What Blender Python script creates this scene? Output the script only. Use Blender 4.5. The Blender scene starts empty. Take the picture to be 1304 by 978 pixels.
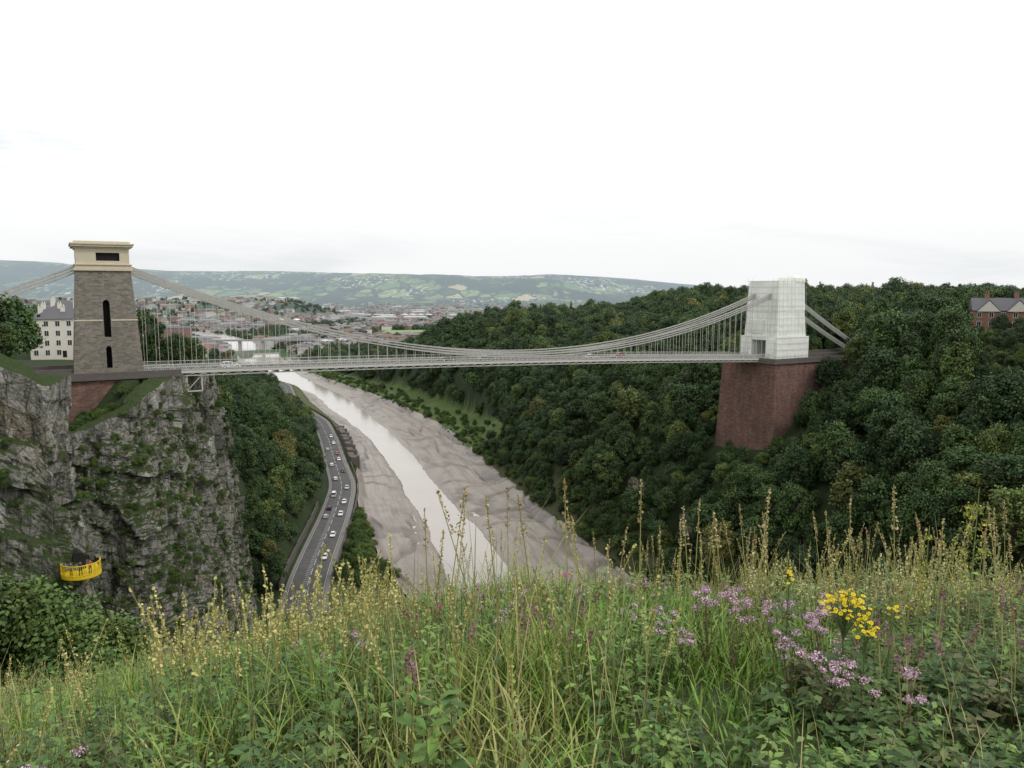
import bpy, math, random, bmesh
import numpy as np
from mathutils import Vector, Matrix
rng=np.random.default_rng(7); random.seed(7)
SC=bpy.context.scene; ROOT=SC.collection

# ------------------------------------------------------------------ helpers
def link(o,parent=None,coll=None):
    (coll or ROOT).objects.link(o)
    if parent: o.parent=parent
    return o
def empty(name,loc=(0,0,0),rz=0):
    e=bpy.data.objects.new(name,None); e.location=loc; e.rotation_euler=(0,0,rz); e.empty_display_size=1
    return link(e)
def quadmesh(name,V,F,mats,midx=None,col=None,smooth=False,parent=None,coll=None):
    V=np.ascontiguousarray(V,dtype=np.float32); F=np.ascontiguousarray(F,dtype=np.int32)
    me=bpy.data.meshes.new(name); k=F.shape[1]
    me.vertices.add(len(V)); me.vertices.foreach_set('co',V.ravel())
    me.loops.add(F.size); me.loops.foreach_set('vertex_index',F.ravel())
    me.polygons.add(len(F)); me.polygons.foreach_set('loop_start',np.arange(0,F.size,k,dtype=np.int32))
    for m in mats: me.materials.append(m)
    if midx is not None: me.polygons.foreach_set('material_index',np.asarray(midx,dtype=np.int32))
    me.update(calc_edges=True)
    me.polygons.foreach_set('use_smooth',np.full(len(F),smooth,dtype=bool))
    if col is not None:
        a=me.color_attributes.new('Col','FLOAT_COLOR','POINT')
        c=np.ones((len(V),4),dtype=np.float32); c[:,:3]=col; a.data.foreach_set('color',c.ravel())
    o=bpy.data.objects.new(name,me); link(o,parent,coll); return o
class MB:
    def __init__(s): s.v=[];s.f=[];s.m=[]
    def add(s,vs,fs,m=0):
        n=len(s.v); s.v+= [tuple(v) for v in vs]; s.f+=[tuple(i+n for i in f) for f in fs]; s.m+=[m]*len(fs)
    def box(s,x0,x1,y0,y1,z0,z1,m=0,tx=0,ty=0):
        s.add([(x0,y0,z0),(x1,y0,z0),(x1,y1,z0),(x0,y1,z0),(x0+tx,y0+ty,z1),(x1-tx,y0+ty,z1),(x1-tx,y1-ty,z1),(x0+tx,y1-ty,z1)],
              [(0,3,2,1),(4,5,6,7),(0,1,5,4),(1,2,6,5),(2,3,7,6),(3,0,4,7)],m)
    def beam(s,a,b,w,h=None,m=0,n=4,w2=None):
        a=Vector(a);b=Vector(b);d=b-a
        if d.length<1e-6: return
        d.normalize(); up=Vector((0,0,1)) if abs(d.z)<.95 else Vector((1,0,0))
        x=d.cross(up).normalized(); y=x.cross(d).normalized(); h=h or w; w2=w2 or w; h2=h*w2/w
        vs=[]
        for p,ww,hh in ((a,w,h),(b,w2,h2)):
            for i in range(n):
                t=2*math.pi*(i+.5)/n; k=math.sqrt(2) if n==4 else 1
                vs.append(p+x*math.cos(t)*ww/2*k+y*math.sin(t)*hh/2*k)
        s.add(vs,[tuple(range(n-1,-1,-1)),tuple(range(n,2*n))]+[(i,(i+1)%n,n+(i+1)%n,n+i) for i in range(n)],m)
    def prism(s,poly,y0,y1,m=0): # poly in x,z
        n=len(poly)
        s.add([(p[0],y0,p[1]) for p in poly]+[(p[0],y1,p[1]) for p in poly],
              [tuple(range(n)),tuple(range(2*n-1,n-1,-1))]+[((i+1)%n,i,n+i,n+(i+1)%n) for i in range(n)],m)
    def obj(s,name,mats,parent=None,loc=None,rz=0,bevel=0,coll=None):
        me=bpy.data.meshes.new(name); me.from_pydata(s.v,[],s.f)
        for m in mats: me.materials.append(m)
        me.polygons.foreach_set('material_index',s.m); me.update()
        o=bpy.data.objects.new(name,me); link(o,parent,coll)
        if loc: o.location=loc
        o.rotation_euler=(0,0,rz)
        if bevel:
            b=o.modifiers.new('b','BEVEL'); b.width=bevel; b.segments=2; b.limit_method='ANGLE'
        return o
def boolcut(o,c):
    m=o.modifiers.new('x','BOOLEAN'); m.object=c; m.operation='DIFFERENCE'; m.solver='EXACT'
    bpy.context.view_layer.update()
    dg=bpy.context.evaluated_depsgraph_get()
    me=bpy.data.meshes.new_from_object(o.evaluated_get(dg)); o.modifiers.clear(); o.data=me
    bpy.data.objects.remove(c)
# noise
def h3(i,j,k,s):
    n=(i.astype(np.int64)*374761393+j.astype(np.int64)*668265263+k.astype(np.int64)*1274126177+s*974634777)&0xffffffff
    n=((n^(n>>13))*1103515245)&0xffffffff; n=((n^(n>>15))*2246822519)&0xffffffff
    return ((n^(n>>16))&0xffffff)/float(0xffffff)
def vn(x,y,z=None,s=0):
    x=np.asarray(x,float);y=np.asarray(y,float); z=np.zeros_like(x+y) if z is None else np.asarray(z,float)
    x,y,z=np.broadcast_arrays(x,y,z)
    i,j,k=np.floor(x),np.floor(y),np.floor(z); u,v,w=x-i,y-j,z-k
    u=u*u*(3-2*u);v=v*v*(3-2*v);w=w*w*(3-2*w); r=0
    for a in (0,1):
        for b in (0,1):
            for c in (0,1):
                r=r+h3(i+a,j+b,k+c,s)*(u if a else 1-u)*(v if b else 1-v)*(w if c else 1-w)
    return r*2-1
def fbm(x,y,z=None,o=4,s=0):
    r=0;a=.5;f=1.0
    for q in range(o):
        r=r+a*vn(np.asarray(x)*f+q*17.3,np.asarray(y)*f,None if z is None else np.asarray(z)*f,s+q); a*=.5;f*=2.03
    return r
def ss(t): t=np.clip(t,0,1); return t*t*(3-2*t)

# ------------------------------------------------------------------ materials
class NT:
    def __init__(s,m): s.m=m;s.t=m.node_tree;s.n=s.t.nodes;s.l=s.t.links
    def new(s,t,**k):
        n=s.n.new(t)
        for a,b in k.items(): setattr(n,a,b)
        return n
    def set(s,sock,v):
        if isinstance(v,bpy.types.NodeSocket): s.l.new(v,sock)
        else:
            if isinstance(v,(tuple,list)) and len(v)==3 and sock.type=='RGBA': v=(*v,1)
            sock.default_value=v
    def mix(s,f,a,b,bt='MIX'):
        n=s.new('ShaderNodeMix',data_type='RGBA',blend_type=bt); s.set(n.inputs[0],f); s.set(n.inputs[6],a); s.set(n.inputs[7],b); return n.outputs[2]
    def math(s,op,a,b=0.0,c=False):
        n=s.new('ShaderNodeMath',operation=op,use_clamp=c); s.set(n.inputs[0],a); s.set(n.inputs[1],b); return n.outputs[0]
    def noise(s,vec,scale,detail=4,rough=.55,dist=0):
        n=s.new('ShaderNodeTexNoise'); s.set(n.inputs['Vector'],vec); n.inputs['Scale'].default_value=scale; n.inputs['Detail'].default_value=detail
        n.inputs['Roughness'].default_value=rough; n.inputs['Distortion'].default_value=dist; return n.outputs[0]
    def vor(s,vec,scale,feature='F1',out=0):
        n=s.new('ShaderNodeTexVoronoi',feature=feature); s.set(n.inputs['Vector'],vec); n.inputs['Scale'].default_value=scale; return n.outputs[out]
    def ramp(s,f,stops,interp='LINEAR'):
        n=s.new('ShaderNodeValToRGB'); s.set(n.inputs[0],f); r=n.color_ramp; r.interpolation=interp
        while len(r.elements)<len(stops): r.elements.new(.5)
        for e,(p,c) in zip(r.elements,stops):
            e.position=p; e.color=(*c,1) if isinstance(c,tuple) else (c,c,c,1)
        return n.outputs[0]
    def mr(s,v,a,b,c=0.,d=1.):
        n=s.new('ShaderNodeMapRange',interpolation_type='SMOOTHSTEP'); s.set(n.inputs[0],v)
        for i,q in enumerate((a,b,c,d)): n.inputs[i+1].default_value=q
        return n.outputs[0]
    def pos(s): return s.new('ShaderNodeNewGeometry').outputs['Position']
    def obj(s): return s.new('ShaderNodeTexCoord').outputs['Object']
    def scale(s,v,k):
        n=s.new('ShaderNodeVectorMath',operation='MULTIPLY'); s.set(n.inputs[0],v); n.inputs[1].default_value=k; return n.outputs[0]
    def sep(s,v):
        n=s.new('ShaderNodeSeparateXYZ'); s.set(n.inputs[0],v); return n.outputs
    def comb(s,x,y,z):
        n=s.new('ShaderNodeCombineXYZ'); s.set(n.inputs[0],x);s.set(n.inputs[1],y);s.set(n.inputs[2],z); return n.outputs[0]
    def bump(s,h,strength=.5,dist=1):
        n=s.new('ShaderNodeBump'); n.inputs['Strength'].default_value=strength; n.inputs['Distance'].default_value=dist; s.set(n.inputs['Height'],h); return n.outputs[0]
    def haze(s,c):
        # bluish aerial perspective painted into the base colour, stronger with distance from origin
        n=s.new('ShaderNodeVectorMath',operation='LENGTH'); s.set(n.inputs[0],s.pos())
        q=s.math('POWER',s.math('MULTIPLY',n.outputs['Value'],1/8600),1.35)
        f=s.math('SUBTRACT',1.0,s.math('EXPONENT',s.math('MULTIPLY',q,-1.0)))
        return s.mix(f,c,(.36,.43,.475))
def M(name,build=None,color=(.5,.5,.5),rough=.8,spec=.3,metal=0,haze=False):
    m=bpy.data.materials.new(name); m.use_nodes=True; t=NT(m); b=t.n['Principled BSDF']
    b.inputs['Roughness'].default_value=rough; b.inputs['Specular IOR Level'].default_value=spec; b.inputs['Metallic'].default_value=metal
    c=color; nr=None
    if build:
        r=build(t); c,nr=(r if isinstance(r,tuple) and len(r)==2 else (r,None))
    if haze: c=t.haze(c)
    t.set(b.inputs['Base Color'],c)
    if nr is not None: t.set(b.inputs['Normal'],nr)
    return m
def var(c,scale=2,amt=.25,bump=.2,bd=.02):
    def f(t):
        p=t.obj(); n=t.noise(p,scale,5); n2=t.noise(p,scale*9,3)
        k=t.math('ADD',t.math('MULTIPLY',n,amt*2),t.math('MULTIPLY',n2,amt)); k=t.math('ADD',k,1-amt*1.5)
        col=t.mix(1.0,c,t.comb(k,k,k),'MULTIPLY')
        return col,t.bump(n2,bump,bd)
    return f
def brickf(c1,c2,mortar,bw,bh,ms,stain=.5):
    def f(t):
        x,y,z=t.sep(t.obj()); b=t.new('ShaderNodeTexBrick')
        t.set(b.inputs['Vector'],t.comb(t.math('ADD',x,y),z,0.0))
        b.inputs['Scale'].default_value=1; b.inputs['Brick Width'].default_value=bw; b.inputs['Row Height'].default_value=bh
        b.inputs['Mortar Size'].default_value=ms; b.inputs['Color1'].default_value=(*c1,1); b.inputs['Color2'].default_value=(*c2,1); b.inputs['Mortar'].default_value=(*mortar,1)
        n=t.noise(t.obj(),.35,6,.65); n2=t.noise(t.scale(t.obj(),(1,1,.15)),.8,4)
        k=t.math('ADD',t.math('MULTIPLY',n,stain),t.math('MULTIPLY',n2,stain)); k=t.math('ADD',k,1-stain)
        fine=t.noise(t.obj(),3.5,4,.7); k=t.math('MULTIPLY',k,t.math('ADD',.4,t.math('MULTIPLY',fine,1.2)))
        return t.mix(1.0,b.outputs[0],t.comb(k,k,k),'MULTIPLY'),t.bump(fine,.5,.08)
    return f
def leaff(ramp,haze=True):
    def f(t):
        r=t.new('ShaderNodeObjectInfo').outputs['Random']
        c=t.ramp(r,ramp)
        a=t.new('ShaderNodeAttribute',attribute_name='Col').outputs['Color']
        c=t.mix(1.0,c,a,'MULTIPLY')
        n=t.noise(t.pos(),.03,3); k=t.math('ADD',.45,t.math('MULTIPLY',n,1.0))
        return t.mix(1.0,c,t.comb(k,k,t.math('MULTIPLY',k,.92)),'MULTIPLY')
    return f
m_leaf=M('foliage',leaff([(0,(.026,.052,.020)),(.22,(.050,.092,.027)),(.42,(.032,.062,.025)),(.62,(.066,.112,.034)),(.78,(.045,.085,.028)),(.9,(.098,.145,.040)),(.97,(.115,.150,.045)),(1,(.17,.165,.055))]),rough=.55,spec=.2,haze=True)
m_leaf2=M('shrub_foliage',leaff([(0,(.045,.085,.022)),(1,(.095,.150,.036))]),rough=.55,spec=.25)
m_bark=M('bark',var((.09,.07,.05),3,.4),rough=.9)
def vcol(t):
    return t.new('ShaderNodeAttribute',attribute_name='Col').outputs['Color']
m_plant=M('meadow_leaf',vcol,rough=.5,spec=.3)
m_flower=M('petals',vcol,rough=.6,spec=.2)
def terrf(t):
    a=t.new('ShaderNodeAttribute',attribute_name='Col').outputs['Color']; p=t.pos()
    n=t.noise(p,.08,5,.6); n2=t.noise(p,1.6,4,.65)
    k=t.math('ADD',t.math('ADD',t.math('MULTIPLY',n,.8),t.math('MULTIPLY',n2,.8)),.2)
    near=t.mix(1.0,a,t.comb(k,k,k),'MULTIPLY')
    q=t.scale(p,(1/420,1/900,0)); q2=t.new('ShaderNodeVectorMath',operation='ADD'); t.set(q2.inputs[0],q)
    nn=t.new('ShaderNodeTexNoise'); t.set(nn.inputs['Vector'],q); nn.inputs['Scale'].default_value=2; t.set(q2.inputs[1],t.scale(nn.outputs['Color'],(.35,.35,0)))
    vc=t.sep(t.vor(q2.outputs[0],2.6,out=1))[0]
    fc=t.ramp(vc,[(0,(.05,.09,.03)),(.3,(.11,.18,.05)),(.55,(.20,.26,.09)),(.8,(.13,.17,.06)),(.93,(.42,.36,.18))],'CONSTANT')
    ed=t.vor(q2.outputs[0],2.6,'DISTANCE_TO_EDGE'); fc=t.mix(t.mr(ed,.03,.09),(.015,.03,.015),fc)
    wd=t.noise(t.scale(p,(1/600,1/1300,0)),1.0,6,.68); fc=t.mix(t.mr(wd,.47,.51),fc,(.012,.026,.014))
    sp=t.noise(t.scale(p,(1/45,1/160,0)),1.0,3,.7); fc=t.mix(t.mr(sp,.58,.64),fc,(.012,.026,.014))
    tn=t.noise(t.scale(p,(1/30,1/90,0)),1.0,2,.6); tw=t.noise(t.scale(p,(1/1300,1/1500,0)),1.3,3)
    fc=t.mix(t.math('MULTIPLY',t.mr(tn,.56,.60),t.mr(tw,.50,.58)),fc,(.50,.46,.40))
    y=t.sep(p)[1]; far=t.mr(y,1800,3000)
    return t.mix(far,near,fc),t.bump(n2,.6,.3)
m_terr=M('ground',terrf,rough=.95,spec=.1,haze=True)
def rockf(t):
    p=t.pos(); n=t.noise(p,.10,6,.65,.6); st=t.noise(t.scale(p,(1,1,.10)),.8,5,.7); f=t.noise(p,2.2,6,.7); f2=t.noise(p,.55,5,.7)
    c=t.ramp(n,[(.3,(.155,.152,.132)),(.44,(.27,.262,.23)),(.54,(.35,.338,.30)),(.66,(.27,.215,.145))])
    c=t.mix(t.mr(st,.50,.66),c,(.085,.084,.074))
    c=t.mix(t.mr(t.noise(t.scale(p,(1,1,.3)),.28,5,.65),.54,.62),c,(.48,.465,.425))
    v=t.vor(t.scale(p,(1,1,.7)),.42,'DISTANCE_TO_EDGE'); c=t.mix(t.mr(v,.0,.05),t.mix(.6,c,(.03,.03,.027)),c)
    v2=t.vor(t.scale(p,(1,1,.8)),1.3,'DISTANCE_TO_EDGE'); c=t.mix(t.mr(v2,.0,.06),t.mix(.4,c,(.03,.03,.027)),c)
    k=t.math('ADD',.25,t.math('ADD',t.math('MULTIPLY',f,.8),t.math('MULTIPLY',f2,.7))); c=t.mix(1.0,c,t.comb(k,k,k),'MULTIPLY')
    g=t.new('ShaderNodeNewGeometry'); nz=t.sep(g.outputs['Normal'])[2]
    gf=t.mr(t.math('ADD',nz,t.math('MULTIPLY',t.noise(t.scale(p,(1,1,.6)),.16,7,.78),2.3)),1.34,1.54)
    c=t.mix(gf,c,t.mix(f,(.03,.05,.018),(.08,.11,.04)))
    b1=t.math('ADD',t.math('ADD',f,f2),t.math('MULTIPLY',v,1.5))
    return c,t.bump(b1,.9,.6)
m_rock=M('limestone_cliff',rockf,rough=.9,spec=.15)
def mudf(t):
    a=t.new('ShaderNodeAttribute',attribute_name='Col').outputs['Color']; s=t.sep(a)  # r: along, g: across, b: gully
    p=t.pos(); n=t.noise(p,.035,5,.6,.6); n2=t.noise(p,.4,4,.6)
    line=t.noise(t.comb(t.math('MULTIPLY',s[0],.22),t.math('MULTIPLY',s[1],9.0),0.0),6,6,.62,.35)
    c=t.ramp(n,[(.3,(.165,.137,.112)),(.5,(.262,.224,.188)),(.7,(.205,.172,.142))])
    k=t.math('ADD',.35,t.math('ADD',t.math('MULTIPLY',line,1.0),t.math('MULTIPLY',n2,.3)))
    c=t.mix(1.0,c,t.comb(k,k,k),'MULTIPLY'); c=t.mix(t.math('MULTIPLY',s[2],.7),c,(.085,.068,.055))
    return c,t.bump(line,.5,.8)
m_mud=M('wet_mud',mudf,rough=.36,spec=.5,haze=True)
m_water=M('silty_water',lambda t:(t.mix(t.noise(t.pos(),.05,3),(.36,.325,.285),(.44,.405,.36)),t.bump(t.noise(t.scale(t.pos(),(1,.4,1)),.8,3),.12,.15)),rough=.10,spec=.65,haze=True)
m_stone=M('rubble_stone',brickf((.235,.21,.175),(.13,.118,.098),(.21,.19,.16),.85,.36,.03,.25),rough=.9)
m_cream=M('cream_stone',var((.54,.48,.36),1.2,.12),rough=.8)
m_brick=M('red_sandstone_brick',brickf((.20,.112,.088),(.115,.064,.052),(.17,.125,.105),1.1,.42,.035,.9),rough=.9)
m_capst=M('weathered_cap',var((.12,.105,.095),1,.3),rough=.9)
m_iron=M('painted_ironwork',var((.52,.52,.48),2,.15),rough=.55)
m_chain=M('chain_iron',var((.40,.40,.37),1,.2),rough=.6)
m_under=M('dark_timber_deck',var((.12,.11,.10),1,.2),rough=.8)
m_asph=M('asphalt',lambda t:(t.ramp(t.noise(t.pos(),.3,5,.6),[(.3,(.075,.075,.077)),(.7,(.115,.113,.11))])),rough=.85)
m_pave=M('paving',var((.20,.19,.18),1,.2),rough=.9)
m_paint=M('road_paint',var((.6,.6,.58),2,.12),rough=.7)
def sheetf(t):
    p=t.obj(); z=t.sep(p)[2]
    n=t.noise(t.scale(p,(1,1,.35)),.9,5,.65,.5); n2=t.noise(p,.25,3)
    row=t.math('FRACT',t.math('MULTIPLY',z,.5)); seam=t.mr(row,.0,.10)
    c=t.mix(seam,(.60,.61,.56),(.84,.86,.80)); c=t.mix(t.mr(n2,.45,.7),c,(.72,.76,.68))
    return c,t.bump(n,.9,.35)
m_sheet=M('scaffold_sheeting',sheetf,rough=.5,spec=.3)
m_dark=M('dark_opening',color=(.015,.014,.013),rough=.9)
m_pole=M('scaffold_pole',color=(.35,.36,.36),rough=.4,metal=.6)
m_yel=M('yellow_railing',var((.66,.48,.02),3,.1),rough=.5)
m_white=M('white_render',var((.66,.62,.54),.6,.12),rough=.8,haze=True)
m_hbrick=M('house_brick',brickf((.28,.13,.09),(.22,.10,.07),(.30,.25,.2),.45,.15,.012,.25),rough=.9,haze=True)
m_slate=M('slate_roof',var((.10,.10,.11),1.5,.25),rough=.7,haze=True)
m_glass=M('window_glass',color=(.03,.035,.04),rough=.08,spec=.6)
m_frame=M('white_trim',color=(.7,.7,.67),rough=.6)
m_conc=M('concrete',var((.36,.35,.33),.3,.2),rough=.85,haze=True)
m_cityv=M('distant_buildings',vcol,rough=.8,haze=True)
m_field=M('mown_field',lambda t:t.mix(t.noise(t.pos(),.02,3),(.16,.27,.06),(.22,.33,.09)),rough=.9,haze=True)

# ------------------------------------------------------------------ layout curves
LY=[-300,0,100,150,200,251,283,323,377,452,530,640,742,890,930,1200,1600,2500,4000]
LX=[230,110,50,18,-18,-41,-50,-63,-74,-91.5,-116,-163,-200,-300,-322,-420,-650,-1500,-3200]
RXp=[330,175,95,70,48,32,23,11,-5,-26,-49,-98,-150,-232,-250,-355,-590,-1420,-3100]
_Y=np.arange(-300,4000,4.0)
def smo(v,n=7):
    k=np.hanning(n+2)[1:-1];k/=k.sum(); return np.convolve(np.pad(v,n//2,mode='edge'),k,'valid')
_L=smo(np.interp(_Y,LY,LX),9);_R=smo(np.interp(_Y,LY,RXp),9)
Lx=lambda y:np.interp(y,_Y,_L); Rx=lambda y:np.interp(y,_Y,_R)
_C=smo(np.interp(_Y,[-300,100,150,200,232,262,300,350,399,464,530,620,742,900,1200,4000],[100,-38,-49,-57,-62.5,-66,-70,-77,-91.5,-110,-131,-176,-216,-320,-440,-3300]),13)
Cx=lambda y:np.interp(y,_Y,_C)
CL=np.array([(-150,60,-3),(-110,70,-3),(-80,80,-3.5),(-61,87,-6),(-54,91,-10),(-55,98,-10.5),(-64,108,-12),(-84,118,-15),(-100,130,-21),(-96,136,-24),(-80,140,-26),(-70.5,146,-21),(-68.5,154,-17.5),(-70,175,-18),(-76,200,-20),(-88,230,-24),(-100,260,-30)],float)
def cliffdist(x,y):
    best=np.full(x.shape,1e9);zt=np.zeros(x.shape)
    for a,b in zip(CL[:-1],CL[1:]):
        d=b[:2]-a[:2]; t=np.clip(((x-a[0])*d[0]+(y-a[1])*d[1])/(d@d),0,1)
        q=np.hypot(x-a[0]-t*d[0],y-a[1]-t*d[1]); m=q<best
        best=np.where(m,q,best); zt=np.where(m,a[2]+t*(b[2]-a[2]),zt)
    inside=(x<np.interp(y,CL[:,1],CL[:,0]))&(y>60)
    return np.where(inside,best,-best),zt
def camhill(x,y):
    yy=np.maximum(y,0)
    g=np.interp(yy,[0,4,12],[-1.5,-2.1,-5.2])
    a=x/np.maximum(y,1.0)
    sl=np.interp(a,[-1.5,-.9,-.65,-.47,-.3,-.12,0,.6],[.05,.3,.5,.6,.41,.8,.9,.9])
    g=g-sl*np.maximum(yy-12,0)+.22*np.clip(x,-13,0)
    g=g-1.4*np.maximum(y-108,0)-1.0*np.maximum(x-22,0)
    g=g+.10*fbm(x/2.5,y/2.5,s=3,o=3)*np.clip(yy/3,0,1)
    return np.maximum(g,-88)
OC=((236,248),(268,286))
def H(x,y):
    x=np.asarray(x,float);y=np.asarray(y,float)
    l,r,c=Lx(y),Rx(y),Cx(y)
    far=ss((y-1000)/300)
    u=x-r
    prof=np.interp(u,[-2,0,5,20,38,58,85,140,300],[-93,-91.5,-89,-72,-53,-39,-25,-23,-22])
    plat=-22+8*ss((x-90)/80)-9*ss((y-380)/150)*(1-ss((x-60)/120))
    hr=-91+(prof+91)*(plat+91)/(69.)
    for (ya,yb) in OC:
        kc=ss((y-ya+4)/5)*(1-ss((y-yb-1)/5)); low=np.minimum(hr,-87+u*.35); hr=hr*(1-kc)+kc*np.where(u<21.5,low,hr)
    g=ss((u-2)/6)*(1-ss((u-24)/8))*ss((y-440)/60); hr=np.where(u<40,hr*(1-g*.75)+(-88.5)*g*.75,hr)
    nose=1-ss((y-700-1.0*np.maximum(x,-150))/380); hr=-89+(hr+89)*np.where(hr>-89,nose,1)
    hr=hr+ss(u/30)*5*fbm(x/70,y/70,s=5)*(nose)
    v=c-8-x
    a=x/np.maximum(y,1)
    zt=np.interp(y,[200,300,400,520,700,1000],[-20,-33,-55,-74,-86,-89])
    zt=np.maximum(zt,-24-62*(1-ss((-a-.5)/.05))-60*ss((y-650)/500))
    t=np.clip(v/60,0,1); hl=-88+(zt+88)*(1-(1-t)**1.7)
    bench=np.where(x>l-5,-88-4.5*ss((x-(l-5))/5),-88.0)
    hl=np.where(v<0,bench,hl+ss(v/30)*3*fbm(x/50,y/50,s=9))
    cd,ct=cliffdist(x,y)
    pl=-4-13*ss((y-105)/40)-5*ss((y-190)/60)
    ins=ct+(pl-ct)*ss((cd-4-7*ss((y-128)/6))/11)+.8*fbm(x/12,y/12,s=2)
    wcl=1-ss((y-215)/35)
    hc=np.where(cd>4.5,ins,bench)
    hleft=np.where(y<265,hc*wcl+hl*(1-wcl),hl)
    hleft=np.where((cd<4.5)|(y>200),np.maximum(hleft,np.where(x<l-6,camhill(x,y),-200)),hleft)
    hm=np.where(x<l,hleft,np.where(x>r,hr,-99.0))
    hm=np.where((y<112)&(cd<4.5)&(x<l-6),np.maximum(camhill(x,y),-88),hm)
    plain=-88+4*fbm(x/900,y/900,s=11)
    hm=np.where((x<l)|(x>r),hm*(1-far)+plain*far,hm)
    hm=np.where(y>1500,plain,hm)
    az=x/np.maximum(y,1)
    ridge=np.interp(az,[-.9,-.65,-.45,-.25,-.05,.05,.11,.2,.3,.4,.7],[330,305,205,186,150,166,148,92,20,0,-20])+88
    k=ss((y-4600)/2900)
    rough_=1+.45*fbm(x/900,y/900,s=21,o=5)*(1-ss((y-6800)/700))+.05*fbm(x/250,y/250,s=22)
    hm=hm+ridge*(k**1.25)*rough_
    hm=hm+62*np.exp(-((y-3000-0.3*x)/320)**2)*ss((-az-.18)/.12)
    hm=hm+40*np.exp(-((y-2500)/300)**2)*ss((az-.0)/.15)
    return hm
# ------------------------------------------------------------------ terrain sheet
def axis(parts):
    r=[]
    for a,b,st in parts: r+=list(np.arange(a,b,st))
    return r
xs=axis([(-360,-120,4),(-120,-16,2.5),(-16,16,.5),(16,120,2.5),(120,420,4)])
q=[420.]
while q[-1]<16000: q.append(q[-1]*1.035)
xs=[-v for v in q[::-1] if v>364]+xs+q
ys=axis([(-60,-4,4),(-4,20,.5),(20,270,2.5),(270,1000,4)])
q=[1000.]
while q[-1]<13000: q.append(q[-1]*1.018)
ys+=q
xs=np.array(xs);ys=np.array(ys)
X,Y=np.meshgrid(xs,ys); Z=H(X,Y)
nx,ny=len(xs),len(ys)
idx=np.arange(nx*ny).reshape(ny,nx)
F=np.stack([idx[:-1,:-1],idx[:-1,1:],idx[1:,1:],idx[1:,:-1]],-1).reshape(-1,4)
u=X-Rx(Y); col=np.empty(X.shape+(3,)); col[:]=(.03,.045,.018)
gm=((u>-3)&(u<26)&(Y>430))[...,None]; col=np.where(gm,(.10,.145,.045),col)
gm=((u>-3)&(u<12)&(Y<=430))[...,None]; col=np.where(gm,(.075,.08,.04),col)
col=np.where(((X<Lx(Y))&(X>Cx(Y)+6))[...,None],(.085,.10,.04),col)
col=np.where((Y<130)[...,None]&(camhill(X,Y)>-87)[...,None],(.055,.075,.028),col)
col=np.where((Y>900)[...,None],np.where((fbm(X/160,Y/300,s=31)>-.05)[...,None],(.05,.09,.03),(.13,.13,.11)),col)
quadmesh('terrain',np.stack([X,Y,Z],-1).reshape(-1,3),F,[m_terr],col=col.reshape(-1,3),smooth=True)

# mud and water
yr=np.concatenate([np.arange(120,420,1.0),np.arange(420,1000,2.0),np.arange(1000,1700,8.)]); tt=np.linspace(0,1,130)
YY,T=np.meshgrid(yr,tt,indexing='ij')
tc=np.interp(YY,[150,251,283,333,412,470,530,742,900],[.42,.43,.46,.46,.41,.39,.38,.42,.5]); hw=np.interp(YY,[200,251,283,333,412,530,742,900],[.15,.145,.14,.12,.12,.14,.22,.36])
l=Lx(YY)-2;r=Rx(YY)+2; XX=l+(r-l)*T; wid=r-l
e=(np.abs(T-tc+.05*fbm(YY/40,T*2,s=4))-hw)*wid
zz=-96+np.where(e>0,.95+3.6*(1-np.exp(-e/15)),e*.3)
gf_=fbm(YY/20+1.0*fbm(YY/30,XX/30,s=8),XX/60,s=40,o=3); gul=np.clip(1-np.abs(gf_)*11,0,1)*ss((fbm(YY/50,XX/50,s=49)+.25)/.3)
g2=np.clip(1-np.abs(fbm(YY/90,T*3.5+.6*fbm(YY/50,T*2,s=9),s=44,o=3))*16,0,1); gul=np.maximum(gul,g2)*np.clip(e/6,0,1)
zz-=np.where(e>0,1.3*gul,0)
zz+=np.clip(e/6,0,1)*(.36*fbm(XX/8,YY/12,s=41,o=3)+ .18*np.sin(e*.9+3*fbm(XX/20,YY/30,s=42)))
zz+=2.2*ss((-T+.06)/.06)+2.2*ss((T-.94)/.06)
n0,n1=YY.shape; idx=np.arange(n0*n1).reshape(n0,n1)
F=np.stack([idx[:-1,:-1],idx[1:,:-1],idx[1:,1:],idx[:-1,1:]],-1).reshape(-1,4)[:,::-1]
cm=np.stack([YY/60,T,gul],-1).reshape(-1,3)
quadmesh('river_mud_bank',np.stack([XX,YY,zz],-1).reshape(-1,3),F,[m_mud],col=cm,smooth=True)
yr=np.arange(100,4000,6.); Vw=[]
for i,y in enumerate(yr): Vw+=[(float(Lx(y))-3,y,-95.1),(float(Rx(y))+3,y,-95.1)]
n=len(yr); Fw=[(2*i,2*i+1,2*i+3,2*i+2) for i in range(n-1)]
Vw=np.array(Vw)
far=Vw[:,1]>1150; Vw[far,2]=np.minimum(-84.5,-95.1+(Vw[far,1]-1150)*.05)
quadmesh('river_water',Vw,np.array(Fw),[m_water],smooth=True)

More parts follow.
